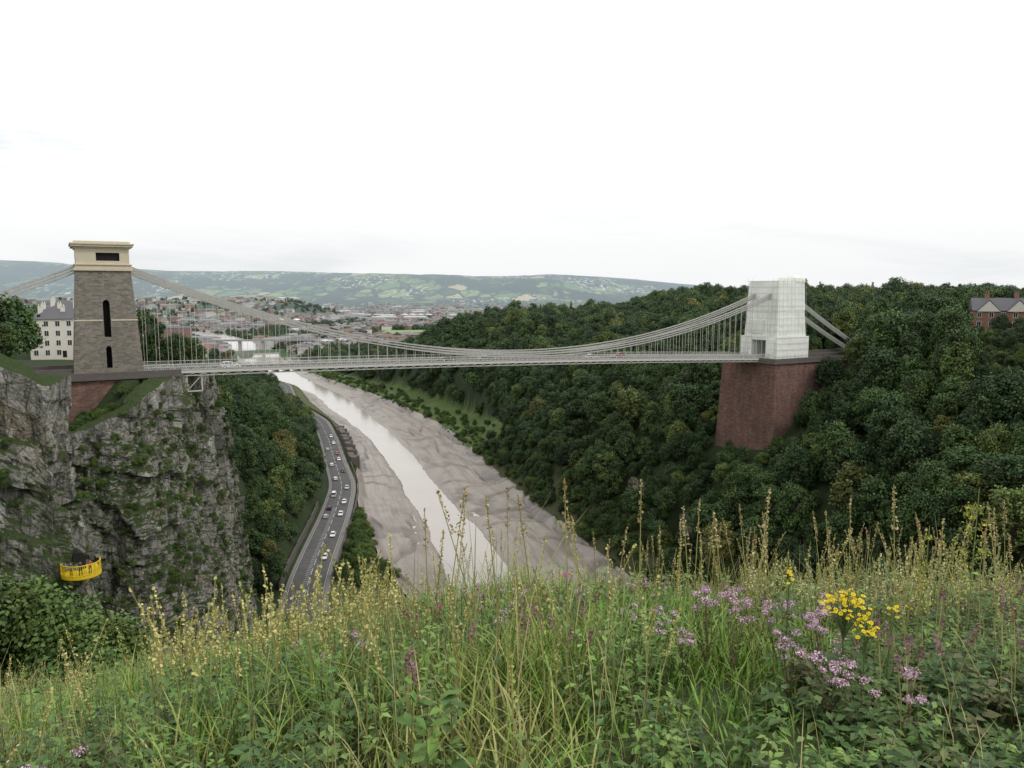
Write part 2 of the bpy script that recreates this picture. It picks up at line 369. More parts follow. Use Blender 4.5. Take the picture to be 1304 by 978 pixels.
# ------------------------------------------------------------------ road
ry=np.arange(165,760,3.0); rc=np.stack([Cx(ry),ry],-1); rt=np.gradient(rc,axis=0); rt/=np.linalg.norm(rt,axis=1)[:,None]; rn=np.stack([rt[:,1],-rt[:,0]],-1)
rw=np.interp(ry,[165,280,400,760],[5.6,5.3,4.6,4.4])
def ribbon(name,a,b,z0,z1,mat,parent=None,sel=None):
    A=rc+rn*(rw*a)[:,None]; B=rc+rn*(rw*b)[:,None]
    F=[]; n=len(ry)
    V=np.concatenate([np.c_[A,np.full(n,z0)],np.c_[B,np.full(n,z1)]])
    for i in range(n-1):
        if sel is None or sel(i): F.append((i,n+i,n+i+1,i+1))
    return quadmesh(name,V,np.array(F),[mat],parent=parent)
road=empty('road')
ribbon('carriageway',-1,1,-87.80,-87.80,m_asph,road)
ribbon('pavement_land',-1.16,-1,-87.66,-87.66,m_pave,road); ribbon('pavement_river',1,1.3,-87.66,-87.66,m_pave,road)
ribbon('kerb_land',-1,-.995,-87.66,-87.80,m_pave,road); ribbon('kerb_river',.995,1,-87.80,-87.66,m_pave,road)
ribbon('edge_line_land',-.95,-.93,-87.785,-87.785,m_paint,road); ribbon('edge_line_river',.93,.95,-87.785,-87.785,m_paint,road)
ribbon('centre_line',-.015,.015,-87.785,-87.785,m_paint,road,sel=lambda i:i%3!=2)
hb=MB()
for i in range(10,50):
    p=rc[i];t=rt[i];nn=rn[i]
    for k in (0,.5):
        a=p+t*k*3-nn*.3; b=a+nn*(-1.3)+t*1.0
        w=t*.18
        hb.add([(a[0],a[1],-87.78),(b[0],b[1],-87.78),(b[0]+w[0],b[1]+w[1],-87.78),(a[0]+w[0],a[1]+w[1],-87.78)],[(0,1,2,3)])
hb.obj('hatching',[m_paint],road)
def wallrun(name,off,i0,i1,h,w,mat,z=-87.8,jit=0):
    b=MB()
    for i in range(i0,i1):
        p=rc[i]+rn[i]*off;q=rc[i+1]+rn[i+1]*off; hh=h+random.uniform(-jit,jit)
        b.beam((p[0],p[1],z+hh/2-.3),(q[0],q[1],z+hh/2-.3),w,hh+.6)
    return b.obj(name,[mat])
wallrun('roadside_stone_wall',7.5,20,150,1.0,.4,m_capst)
wallrun('retaining_wall',-7.6,20,50,2.6,.5,m_capst,jit=.2)
w=MB()
for k in range(16):
    y=398+k*6.6; x=float(Cx(y))+9.5+random.uniform(-.3,.3); hh=random.choice([2.5,3.2,4.4,5.2])
    w.beam((x,y,-89),(x-2.0,y+6.3,-89),3.2,2*hh,m=0)
    if k%2: w.box(x-1,x+3.4,y,y+3,-94,-86.3+hh*.3,0,.3,.3)
w.obj('stone_wharf',[m_capst],bevel=.1)

# ------------------------------------------------------------------ cliff
def resample(P,st):
    d=np.r_[0,np.cumsum(np.hypot(*np.diff(P[:,:2],axis=0).T))]; s=np.arange(0,d[-1],st)
    return s,np.stack([np.interp(s,d,P[:,i]) for i in range(3)],-1)
def cliffmesh(name,P,zb,batter,st=.5,seed=0,cap=7,amp=1.0):
    s,Q=resample(P,st); T=np.gradient(Q[:,:2],axis=0)
    k=max(3,int(7/st))|1
    for i in range(2): T[:,i]=smo(T[:,i],k)
    for i in range(2): Q[:,i]=smo(Q[:,i],5 if st<1 else 3)
    T/=np.linalg.norm(T,axis=1)[:,None]; N=np.stack([T[:,1],-T[:,0]],-1)
    bat=(np.interp(Q[:,1],[100,125,140],[4.5,5,7.0]) if batter is None else np.full(len(Q),batter))[None,:]
    nr=int((Q[:,2].max()-zb)/st); fr=np.linspace(0,1,nr)
    S,FR=np.meshgrid(s,fr); zt=Q[:,2][None,:]+1.6*fbm(s/6,s*0,s=seed+70)[None,:]; z=zt+(zb-zt)*FR
    bx=Q[:,0][None,:]+0*FR; by=Q[:,1][None,:]+0*FR
    zn=z+4*fbm(bx/14,by/14,z/30,s=seed+1)+S*.22
    lay=np.floor(zn/5.5+.5*fbm(bx/20,by/20,z/12,s=seed+31)); lay2=np.floor(zn/1.6); blk=np.floor((S+5*fbm(S/10,z/12,s=seed+2))/3.1+lay*.37)
    blk2=np.floor((S+2*fbm(S/5,z/6,s=seed+12))/1.3+lay2*.21)
    big=np.floor((S+8*fbm(S/20,z/25,s=seed+22))/8.5)
    off=bat*FR**.9+amp*(3.4*fbm(bx/11,by/11,z/22,s=seed+3)+1.6*np.abs(fbm(bx/4,by/4,z/9,s=seed+4))
        +.8*(h3(lay,lay*0,lay*0,seed+5)-.5)+2.0*(h3(blk,lay,lay*0,seed+6)-.5)+2.4*(h3(big,np.floor(z/24+.3*big),big*0,seed+16)-.5)+.7*(h3(blk2,lay2,lay*0,seed+7)-.5)+.5*fbm(bx/.9,by/.9,z/1.3,s=seed+8)-.6)
    off*=ss(FR*9)*.85+.15
    PX=bx+N[:,0][None,:]*off; PY=by+N[:,1][None,:]*off
    rows=[]
    for c in (cap,cap*.6,cap*.3):
        cx=Q[:,0]-N[:,0]*c; cy=Q[:,1]-N[:,1]*c
        rows.append(np.stack([cx,cy,(Q[:,2] if c<cap else Q[:,2]-3)+.3+.6*fbm(cx/3,cy/3,s=9)],-1))
    G=np.concatenate([np.array(rows),np.stack([PX,PY,z],-1)])
    a,b=G.shape[:2]; idx=np.arange(a*b).reshape(a,b)
    F=np.stack([idx[:-1,:-1],idx[1:,:-1],idx[1:,1:],idx[:-1,1:]],-1).reshape(-1,4)
    quadmesh(name,G.reshape(-1,3),F,[m_rock]); return G,N
G,GN_=cliffmesh('limestone_cliff',CL[1:],-92,None,st=.45,seed=3)
def outcrop(y0,y1,seed):
    yy=np.linspace(y0,y1,9); P=np.stack([Rx(yy)+21.5,yy,H(Rx(yy)+25,yy)-1.5],-1)
    P=P[::-1].copy(); P[:,2]-=3*np.abs(np.linspace(-1,1,9))**3
    return cliffmesh('rock_outcrop',P,-90,2.0,st=.6,seed=seed,cap=4,amp=.55)
for k_,(ya,yb) in enumerate(OC): outcrop(ya-1,yb+1,20+7*k_)

# ------------------------------------------------------------------ tree prototypes
def leafquads(C,N,size,asp=.6):
    n=len(C); r=rng.normal(size=(n,3)); t=np.cross(N,r); t/=np.linalg.norm(t,axis=1)[:,None]+1e-9; b=np.cross(N,t)
    s=size[:,None]; a=t*s*.5; c=b*s*.5*asp
    V=np.stack([C-a,C-c*1.0+a*.1,C+a,C+c+a*.1],1).reshape(-1,3); F=np.arange(n*4).reshape(n,4); return V,F
def unit(n):
    v=rng.normal(size=(n,3)); return v/np.linalg.norm(v,axis=1)[:,None]
def tree(name,R,Hh,nl,per,ls,coll,kind='round',mat=None,base=.25,trunk=True):
    C=[];Nn=[];S=[];K=[];lobes=[]
    for i in range(nl):
        if kind=='cone':
            t=(i+.5)/nl; z=Hh*(.08+.9*t); rr=R*(1-t)**.8; a=i*2.4; c=np.array([math.cos(a)*rr*.6,math.sin(a)*rr*.6,z]); lr=R*(.5*(1-t)+.14)
        else:
            gz=1-2*(i+.5)/nl*.86; ga=i*2.39996+rng.normal(0,.25); rr=math.sqrt(max(0,1-gz*gz)); k=rng.uniform(.5,.92)
            c=np.array([math.cos(ga)*rr*R*k,math.sin(ga)*rr*R*k,Hh*(base+(1-base)*.5)+gz*Hh*(1-base)*.5*rng.uniform(.6,.95)]); lr=R*rng.uniform(.18,.40)
        lobes.append(c); n=int(per*(lr/(R*.31))**2); d=unit(n); d[:,2]=np.where(d[:,2]<-.45,-d[:,2],d[:,2])
        rad=lr*(rng.uniform(.6,1.12,n)+.18*rng.normal(size=n))
        C.append(c+d*rad[:,None]*np.array([1,1,.85])); q=d*.8+unit(n)*.75+np.array([0,0,.3]); Nn.append(q/np.linalg.norm(q,axis=1)[:,None])
        sh=rng.uniform(.62,1.42); hue=rng.uniform(-.06,.12)
        kk=sh*rng.uniform(.7,1.35,n)[:,None]*np.array([1+hue,1,1-hue]); K.append(kk); S.append(ls*rng.uniform(.6,1.35,n))
    C=np.concatenate(C);Nn=np.concatenate(Nn);S=np.concatenate(S);K=np.concatenate(K)
    V,F=leafquads(C,Nn,S,.7); col=np.repeat(K,4,0)
    if trunk:
        b=MB(); top=Hh*.62; b.beam((0,0,-1.2),(0,0,Hh*.3),R*.13,n=7,w2=R*.09); b.beam((0,0,Hh*.3),(0.1,0,top),R*.09,n=6,w2=R*.03)
        for c in lobes[:14]:
            z=min(max(c[2]*.5,Hh*.2),Hh*.5); b.beam((0,0,z),tuple(c),R*.05,n=5,w2=R*.015)
        tv=np.array(b.v); tf=np.array([f for f in b.f if len(f)==4])
        V2=np.concatenate([V,tv]);F2=np.concatenate([F,tf+len(V)]);mi=np.r_[np.zeros(len(F)),np.ones(len(tf))].astype(int);col=np.concatenate([col,np.ones((len(tv),3))])
    else: V2,F2,mi=V,F,np.zeros(len(F),int)
    return quadmesh(name,V2,F2,[mat or m_leaf,m_bark],midx=mi,col=col,coll=coll)
ctree=bpy.data.collections.new('woodland_tree_kinds'); cbush=bpy.data.collections.new('shrub_kinds'); cfar=bpy.data.collections.new('valley_tree_kinds')
for i in range(8): tree('broadleaf_tree_%d'%i,rng.uniform(3.6,5.6),rng.uniform(9.5,13.5),int(rng.integers(28,44)),125,.55,ctree,base=rng.uniform(.08,.2))
tree('conifer_tree_8',3.0,15,24,110,.5,ctree,'cone')
for i in range(3): tree('shrub_%d'%i,2.5,3.6,28,330,.17,cbush,mat=m_leaf2,base=.02)
for i in range(4): tree('valley_tree_%d'%i,rng.uniform(5,8),rng.uniform(8,11),16,40,1.5,cfar,base=0,trunk=False)
def instancer(name,P,scl,idx,coll):
    P=np.asarray(P,np.float32); n=len(P); me=bpy.data.meshes.new(name); me.vertices.add(n); me.vertices.foreach_set('co',P.ravel())
    a=me.attributes.new('scl','FLOAT_VECTOR','POINT'); s=np.repeat(np.asarray(scl,np.float32)[:,None],3,1); s[:,2]*=rng.uniform(.8,1.25,n); a.data.foreach_set('vector',s.ravel().astype(np.float32))
    a=me.attributes.new('rot','FLOAT_VECTOR','POINT'); r=np.stack([rng.normal(0,.07,n),rng.normal(0,.07,n),rng.uniform(0,6.28,n)],-1).astype(np.float32); a.data.foreach_set('vector',r.ravel())
    a=me.attributes.new('idx','INT','POINT'); a.data.foreach_set('value',np.asarray(idx,np.int32))
    o=bpy.data.objects.new(name,me); link(o)
    g=bpy.data.node_groups.new(name+'_scatter','GeometryNodeTree')
    g.interface.new_socket('Geometry',in_out='INPUT',socket_type='NodeSocketGeometry'); g.interface.new_socket('Geometry',in_out='OUTPUT',socket_type='NodeSocketGeometry')
    N=g.nodes; gi=N.new('NodeGroupInput');go=N.new('NodeGroupOutput'); ip=N.new('GeometryNodeInstanceOnPoints'); ci=N.new('GeometryNodeCollectionInfo')
    ci.inputs['Collection'].default_value=coll; ci.inputs['Separate Children'].default_value=True; ci.inputs['Reset Children'].default_value=True
    def na(nm,t):
        q=N.new('GeometryNodeInputNamedAttribute'); q.data_type=t; q.inputs['Name'].default_value=nm
        return [x for x in q.outputs if x.enabled and x.name=='Attribute'][0]
    L=g.links; L.new(gi.outputs[0],ip.inputs['Points']); L.new(ci.outputs[0],ip.inputs['Instance']); ip.inputs['Pick Instance'].default_value=True
    L.new(na('idx','INT'),ip.inputs['Instance Index']); L.new(na('rot','FLOAT_VECTOR'),ip.inputs['Rotation']); L.new(na('scl','FLOAT_VECTOR'),ip.inputs['Scale']); L.new(ip.outputs[0],go.inputs[0])
    m=o.modifiers.new('scatter','NODES'); m.node_group=g; return o
def jit(x0,x1,y0,y1,st):
    X,Y=np.meshgrid(np.arange(x0,x1,st),np.arange(y0,y1,st)); X=X+rng.uniform(-.45,.45,X.shape)*st; Y=Y+rng.uniform(-.45,.45,Y.shape)*st; return X.ravel(),Y.ravel()
BU=np.array([.867,.498]);BN=np.array([-.498,.867]);BO=np.array([-83.7,162.]);BL=196.8
def bridgest(x,y):
    dx=x-BO[0];dy=y-BO[1]; return dx*BU[0]+dy*BU[1],dx*BN[0]+dy*BN[1]
def view(x,y): return (np.abs(x)<.72*y+22)
def rightmask(x,y,under=False):
    u=x-Rx(y); m=view(x,y)&(u>np.where(y>440,24,4))&(u<560)
    s,t=bridgest(x,y); m&=~((np.abs(t)<15)&(s>BL-17)&(s<BL+27)); m&=~((np.abs(t)<9)&(s>BL+20)&(s<BL+75))
    m&=~(np.hypot(x-171,y-279)<14)
    for (ya,yb) in OC: m&=~((y>ya-2)&(y<yb+2)&(u>(17 if under else 15))&(u<(22 if under else 23)))
    return m
x,y=jit(-260,620,120,1150,6.4); m=rightmask(x,y)
m&=(rng.uniform(size=len(x))<np.where(y>520,.7,1))
x,y=x[m],y[m]; u=x-Rx(y); z=H(x,y)-.5
sc=rng.uniform(.6,1.2,len(x))*np.where(u<14,.6,1)*np.where(y>520,1.15,1)
big=rng.uniform(size=len(x))<.07; sc=np.where(big&(u>30),sc*1.2,sc)
s,t=bridgest(x,y); under=(s>20)&(s<BL+15)&(np.abs(t)<14); sc=np.where(under,np.minimum(sc,.7),sc)
sc=np.where((np.abs(t)<26)&(s>BL-30)&(s<BL+40),sc*.85,sc)
a_=x/y; sc=np.where((a_>.575)&(a_<.70)&(y<277)&(y>195),sc*.3,sc)
ix=rng.integers(0,8,len(x)); ix=np.where(rng.uniform(size=len(x))<.03,8,ix)
instancer('woodland',np.stack([x,y,z],-1),sc,ix,ctree); print('right woods',len(x))
x,y=jit(-60,330,130,430,5.4); m=rightmask(x,y,True)&((x-Rx(y))<150); x,y=x[m],y[m]
instancer('woodland_understorey',np.stack([x,y,H(x,y)-.5],-1),rng.uniform(.3,.55,len(x)),rng.integers(0,8,len(x)),ctree)
x,y=jit(-420,-60,205,900,6.0); v=Cx(y)-8-x; m=(v>2)&view(x,y)&((v<95)|(rng.uniform(size=len(x))<.45))
s,t=bridgest(x,y); m&=~((np.abs(t)<17)&(s<28)); m&=~((x/y<-.515)&(y>200)&(y<385)&(x/y>-.66))
x,y=x[m],y[m]; sc=rng.uniform(.55,1.05,len(x)); ix=rng.integers(0,8,len(x))
instancer('hillside_trees',np.stack([x,y,H(x,y)-.4],-1),sc,ix,ctree)
P=[(-64.5,100,.85),(-69,105,.95),(-76,110,1.0),(-72,98,.75),(-82,104,.9),(-61,94,.35),(-92,135,.7)]
P=np.array(P); instancer('clifftop_trees',np.c_[P[:,:2],H(P[:,0],P[:,1])-.3],P[:,2],rng.integers(0,7,len(P)),ctree)
pts=[];sc=[]
for i in range(75):
    yy=rng.uniform(40,68); a=rng.uniform(-.76,-.565); pts.append((a*yy,yy)); sc.append(rng.uniform(.9,1.7))
for i in range(60):
    yy=rng.uniform(75,125); a=rng.uniform(-.44,-.22); pts.append((a*yy,yy)); sc.append(rng.uniform(.25,.7))
for i in range(170):
    yy=rng.uniform(80,150); cx=np.interp(yy,CL[:,1],CL[:,0]); pts.append((cx-rng.uniform(5.0,13),yy)); sc.append(rng.uniform(.2,.5))
for i in range(190):
    yy=rng.uniform(225,420); xa=float(Cx(yy))+8.8; xb=float(Lx(yy))-2.5
    if xb>xa+.5: pts.append((rng.uniform(xa,xb),yy)); sc.append(rng.uniform(.4,1.0)*np.interp(yy,[225,420],[1.2,.7]))
for i in range(460):
    yy=rng.uniform(220,900); pts.append((float(Rx(yy))+rng.uniform(1,20)*(1 if yy<440 else .5+.5*rng.uniform()),yy)); sc.append(rng.uniform(.3,1.0)*(1.3 if yy<440 else 1))
for i in range(40):
    yy=rng.uniform(112,134); pts.append((rng.uniform(-80,-58),yy)); sc.append(rng.uniform(.8,1.6))
for i in range(150):
    yy=rng.uniform(142,152); pts.append((rng.uniform(-84,-71.5),yy)); sc.append(rng.uniform(.12,.34))
pts=np.array(pts); P3=np.c_[pts,H(pts[:,0],pts[:,1])-.1]; sc=list(sc)
rows=G[4:]; out=np.hypot(rows[1:,:,0]-rows[:-1,:,0],rows[1:,:,1]-rows[:-1,:,1])
cand=np.argwhere((out>.26)&(rows[:-1,:,2]>-80)); cand=cand[rng.permutation(len(cand))[:5500]]
ld=rows[cand[:,0],cand[:,1]]
gk=fbm(ld[:,0]/7,ld[:,1]/7,ld[:,2]/18,s=55)>.06+.10*rng.normal(size=len(ld)); ld=ld[gk]; print('ledge shrubs',len(ld))
instancer('shrubs',np.concatenate([P3,ld]),np.r_[sc,rng.uniform(.10,.40,len(ld))],rng.integers(0,3,len(P3)+len(ld)),cbush)
n=24000; y=1000*np.exp(rng.uniform(0,1.1,n)); x=rng.uniform(-.78,.5,n)*y; m=(fbm(x/170,y/300,s=31)>-.08+.12*rng.normal(size=n))&((x<Lx(y)-10)|(x>Rx(y)+10))
m&=~((np.abs(x+190)<110)&(y>1530)&(y<1830)); m&=(y<2300)|(rng.uniform(size=n)<.5)
x,y=x[m],y[m]; instancer('valley_trees',np.stack([x,y,H(x,y)-1.5],-1),rng.uniform(.55,1.2,len(x)),rng.integers(0,4,len(x)),cfar); print('valley',len(x))

# ------------------------------------------------------------------ distant city
def city(n):
    V=[];F=[];C=[];c=0
    y=1080*np.exp(rng.uniform(0,1.55,n)); x=rng.uniform(-.78,.45,n)*y
    m=(fbm(x/170,y/300,s=31)<.16)&((x<Lx(y)-20)|(x>Rx(y)+20))&~((np.abs(x+190)<110)&(y>1530)&(y<1830)); x,y=x[m],y[m]; z=H(x,y)
    pal=[(.30,.15,.10),(.45,.40,.32),(.62,.60,.56),(.24,.13,.10),(.36,.33,.29),(.55,.50,.42)]; rp=[(.11,.11,.12),(.20,.11,.08),(.22,.21,.21),(.15,.12,.11),(.5,.5,.5)]
    for X0,Y0,Z0 in zip(x,y,z):
        big=rng.uniform()<.03; l=rng.uniform(10,38) if not big else rng.uniform(40,80); w=rng.uniform(8,11) if not big else rng.uniform(20,30); h=rng.uniform(6,10) if not big else rng.uniform(8,12); r=rng.uniform(2,3.5)
        a=rng.choice([0,.3,1.57,1.87])+rng.normal(0,.15)+.4*math.sin(X0/300); ca,sa=math.cos(a),math.sin(a)
        L=[(-l/2,-w/2,-3),(l/2,-w/2,-3),(l/2,w/2,-3),(-l/2,w/2,-3),(-l/2,-w/2,h),(l/2,-w/2,h),(l/2,w/2,h),(-l/2,w/2,h)]
        Rr=[(-l/2-.4,-w/2-.4,h),(l/2+.4,-w/2-.4,h),(l/2+.4,w/2+.4,h),(-l/2-.4,w/2+.4,h),(-l/2,0,h+r),(l/2,0,h+r)]
        wc=pal[rng.integers(0,6)] if not big else (.5,.5,.48); rc_=rp[rng.integers(0,4)] if not big else rp[rng.choice([2,4])]
        for p in L+Rr: V.append((X0+p[0]*ca-p[1]*sa,Y0+p[0]*sa+p[1]*ca,Z0+p[2]))
        C+= [wc]*8+[rc_]*6
        F+=[(c,c+1,c+5,c+4),(c+1,c+2,c+6,c+5),(c+2,c+3,c+7,c+6),(c+3,c,c+4,c+7),(c+8,c+9,c+13,c+12),(c+10,c+11,c+12,c+13),(c+8,c+12,c+11,c+11),(c+9,c+10,c+13,c+13)]; c+=14
    V=np.array(V); me=bpy.data.meshes.new('distant_city'); me.from_pydata(V.tolist(),[],[tuple(dict.fromkeys(f)) for f in F]); me.materials.append(m_cityv)
    a=me.color_attributes.new('Col','FLOAT_COLOR','POINT'); cc=np.ones((len(V),4),np.float32); cc[:,:3]=C; a.data.foreach_set('color',cc.ravel())
    link(bpy.data.objects.new('distant_city',me)); print('houses',len(x))
city(8500)
def house(name,loc,rz,w,d,h,floors,cols,wall,roof,rh=3.5,chim=2,gables=0,hip=False,side_cols=2):
    e=empty(name,loc,rz); b=MB(); b.box(-w/2,w/2,-d/2,d/2,-4,h); b.obj('walls',[wall],e)
    b=MB(); o=.5; ri=(w*.25 if hip else 0)
    b.add([(-w/2-o,-d/2-o,h+.02),(w/2+o,-d/2-o,h+.02),(w/2+o,d/2+o,h+.02),(-w/2-o,d/2+o,h+.02),(-w/2-o+ri,0,h+rh),(w/2+o-ri,0,h+rh)],[(0,1,5,4),(2,3,4,5),(3,0,4),(1,2,5),(3,2,1,0)])
    for g in range(gables):
        gx=-w/2+w*(g+.5)/gables; gw=w/gables*.42
        b.add([(gx-gw,-d/2-.75,h-.3),(gx+gw,-d/2-.75,h-.3),(gx,-d/2-.75,h+rh*.85),(gx-gw,0,h+.1),(gx+gw,0,h+.1),(gx,0,h+rh*.85)],[(0,2,5,3),(1,4,5,2)],0)
        b.add([(gx-gw+.2,-d/2-.60,h-.3),(gx+gw-.2,-d/2-.60,h-.3),(gx,-d/2-.60,h+rh*.78)],[(0,1,2)],1)
    b.obj('roof',[roof,m_white],e)
    b=MB(); f=MB(); fh=h/floors
    def win(cx,cz,ww,hh,ax,sg):
        for mb,g,pr in ((f,.12,.05),(b,0,.08)):
            if ax=='y': y=sg*d/2; mb.box(cx-ww/2-g,cx+ww/2+g,min(y,y+sg*pr),max(y,y+sg*pr),cz-hh/2-g,cz+hh/2+g)
            else: x=sg*w/2; mb.box(min(x,x+sg*pr),max(x,x+sg*pr),cx-ww/2-g,cx+ww/2+g,cz-hh/2-g,cz+hh/2+g)
        if ax=='y': f.box(cx-.04,cx+.04,sg*d/2-.12,sg*d/2+.12,cz-hh/2,cz+hh/2)
    for k in range(floors):
        for c in range(cols):
            if k==0 and c==cols//2: continue
            for sg in (-1,1): win(-w/2+w*(c+.5)/cols,fh*(k+.52),min(1.2,w/cols*.45),fh*.52,'y',sg)
        for c in range(side_cols):
            for sg in (-1,1): win(-d/2+d*(c+.5)/side_cols,fh*(k+.52),1.1,fh*.5,'x',sg)
    b.obj('window_panes',[m_glass],e); f.obj('window_frames',[m_frame],e)
    b=MB(); b.box(-.6,.6,-d/2-.1,-d/2,0,2.2); b.obj('door',[m_dark],e)
    b=MB()
    for c in range(chim):
        cx=-w/2+w*(c+.5)/chim; b.box(cx-.7,cx+.7,-.4,.4,h+rh*.5,h+rh+1.6); b.box(cx-.8,cx+.8,-.5,.5,h+rh+1.6,h+rh+1.8)
        for q in (-.35,.35): b.beam((cx+q,0,h+rh+1.8),(cx+q,0,h+rh+2.4),.3,n=8)
    if chim: b.obj('chimneys',[wall],e)
    return e
house('brick_house',(173,279,-15.6),math.radians(-24),18,12,9.2,3,5,m_hbrick,m_slate,4.4,2,gables=2)
for i,(px,py,w,f) in enumerate([(-155,272,20,4),(-164,286,15,4),(-176,318,24,4),(-190,345,28,4),(-150,300,14,4)]):
    house('terraced_house',(px,py,-22+i*.8),math.radians(28+6*i),w,11,13,f,max(4,int(w/3.2)),m_white,m_slate,2.5,3,hip=True)
for (px,py,w,h) in ((-560,1290,62,30),(-650,1400,60,28),(-372,920,24,16)):
    house('warehouse',(px,py,float(H(px,py))),math.radians(15),w,22,h,6 if h>20 else 4,14 if h>20 else 6,m_hbrick if h>20 else m_white,m_slate,3,0,side_cols=5)
for (px,py,w,dd) in ((-330,2700,110,50),(-1330,3500,240,60),(-90,2350,60,40),(-640,2200,90,40)):
    z=float(H(px,py)); e=empty('industrial_shed',(px,py,z),.05); b=MB(); b.box(-w/2,w/2,-dd/2,dd/2,-4,10); b.obj('walls',[m_conc],e)
    b=MB(); n=4
    for i in range(n):
        x0=-w/2+w*i/n; x1=x0+w/n; b.prism([(x0,10.02),(x1,10.02),((x0+x1)/2,13.5)],-dd/2-1,dd/2+1)
    b.obj('roof',[m_frame],e); b=MB()
    for i in range(8): b.box(-w/2+w*(i+.2)/8,-w/2+w*(i+.7)/8,-dd/2-.1,-dd/2,0,5)
    b.obj('doors',[m_slate],e)
e=empty('road_bridge',(-430,1240,-84),math.radians(8)); b=MB(); b.box(-150,150,-6,6,7,8.6); b.box(-150,150,-6.3,-6,8.6,9.6); b.box(-150,150,6,6.3,8.6,9.6); b.obj('deck',[m_conc],e)
b=MB(); [b.box(k*35-2,k*35+2,-4,4,-12,7) for k in range(-4,5)]; b.obj('piers',[m_conc],e)
gx_,gy_=np.meshgrid(np.linspace(-285,-100,14),np.linspace(1545,1815,16)); gz=H(gx_,gy_)+1.0
idx=np.arange(14*16).reshape(16,14); quadmesh('playing_field',np.stack([gx_,gy_,gz],-1).reshape(-1,3),np.stack([idx[:-1,:-1],idx[:-1,1:],idx[1:,1:],idx[1:,:-1]],-1).reshape(-1,4),[m_field],smooth=True)

# ------------------------------------------------------------------ suspension bridge
BR=empty('suspension_bridge',(BO[0],BO[1],-16.3),math.atan2(BU[1],BU[0]))
def dz(s): return -5.2*s/BL+ .9*4*(s/BL)*(1-s/BL)*(1 if 0<s<BL else 0)
def hwz(z,b,t): return b+(t-b)*z/20.5
poly=[(-6.0,-.5),(-2.9,-.5),(-2.9,8.5)]
for i in range(9):
    a=math.pi-math.pi*i/8; poly.append((2.9*math.cos(a),8.5+3.6*math.sin(a)))
poly+= [(2.9,8.5),(2.9,-.5),(6.0,-.5),(4.9,20.5),(-4.9,20.5)]
pp=[]
for p in poly:
    if not pp or (abs(p[0]-pp[-1][0])+abs(p[1]-pp[-1][1]))>1e-4: pp.append(p)
b=MB(); n=len(pp)
vs=[(-hwz(z,6.3,4.9),yy,z) for yy,z in pp]+[(hwz(z,6.3,4.9),yy,z) for yy,z in pp]
b.add(vs,[tuple(range(n-1,-1,-1)),tuple(range(n,2*n))]+[(i,(i+1)%n,n+(i+1)%n,n+i) for i in range(n)])
tw=b.obj('stone_tower',[m_stone,m_dark],BR)
def renorm(o):
    bm=bmesh.new(); bm.from_mesh(o.data); bmesh.ops.recalc_face_normals(bm,faces=bm.faces); bm.to_mesh(o.data); bm.free()
renorm(tw)
def arch(w,z0,z1):
    k=[(-w,z0),(w,z0),(w,z1-w*1.3)]
    for i in range(1,6):
        a=i/6*math.pi; k.append((w*math.cos(a),z1-w*1.3+w*1.3*math.sin(a)))
    k.append((-w,z1-w*1.3)); return k
for (cx,w,z0,z1) in ((.1,.62,7.4,14.8),(.1,.5,1.2,5.6)):
    c=MB(); c.prism([(cx+p[0],p[1]) for p in arch(w,z0,z1)],-9,9,0); co=c.obj('cut',[m_dark],BR); renorm(co); boolcut(tw,co)
b=MB()
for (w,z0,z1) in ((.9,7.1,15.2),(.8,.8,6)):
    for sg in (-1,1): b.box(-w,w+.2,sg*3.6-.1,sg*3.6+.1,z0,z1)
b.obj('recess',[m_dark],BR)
h=hwz(10.6,6.3,4.9)+.08; hy=hwz(10.6,6.0,4.9)+.08
b=MB()
b.box(-h,-.62,-hy,-hy+.6,10.55,10.85); b.box(.82,h,-hy,-hy+.6,10.55,10.85); b.box(-h,-h+.5,-hy+.6,-2.95,10.55,10.85); b.box(-h,-h+.5,2.95,hy,10.55,10.85)
b.box(-5.25,5.25,-5.25,5.25,20.5,21.0); b.box(-5.0,5.0,-5.0,5.0,21.0,21.6); b.box(-5.2,5.2,-5.2,5.2,21.6,21.85)
b.obj('cornice',[m_cream],BR,bevel=.06)
b=MB(); b.box(-4.75,4.75,-4.75,4.75,21.85,24.9); up=b.obj('upper_stage',[m_cream],BR)
c=MB(); c.box(-1.2,3.0,-9,9,22.5,24.1); co=c.obj('cut',[m_dark],BR); boolcut(up,co)
c=MB(); c.box(-9,9,-3.9,-2.7,21.9,23.9); c.box(-9,9,2.7,3.9,21.9,23.9); co=c.obj('cut',[m_dark],BR); boolcut(up,co)
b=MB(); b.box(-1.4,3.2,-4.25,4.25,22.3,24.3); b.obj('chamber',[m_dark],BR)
b=MB(); b.box(-5.0,5.0,-5.0,5.0,24.9,25.2); b.box(-5.5,5.5,-5.5,5.5,25.2,25.6); b.box(-5.7,5.7,-5.7,5.7,25.6,25.95); b.box(-5.0,5.0,-5.0,5.0,25.95,26.35)
b.obj('top_cornice',[m_cream],BR,bevel=.08)
b=MB(); b.box(-9,2.5,-8.8,8.8,-13,-.9,0,.3,.3); b.box(2.5,12.8,-8.0,8.4,-12,-.9,1,.3,.3); b.obj('brick_abutment',[m_brick,m_stone],BR)
b=MB(); b.box(-9.4,13.2,-9.2,9.2,-.9,-.52); b.box(-9.2,-6.4,-9.0,-8.6,-.52,.7); b.box(-6.4,13,-9.0,-8.6,-.52,.55); b.box(-9.2,13,8.6,9.0,-.52,.6); b.obj('abutment_cap',[m_capst],BR)
b=MB(); zr=-5.2
b.box(BL-13.5,BL+24,-12.8,12.8,-44,zr-1.0,0,1.6,1.6); b.obj('red_abutment',[m_brick],BR)
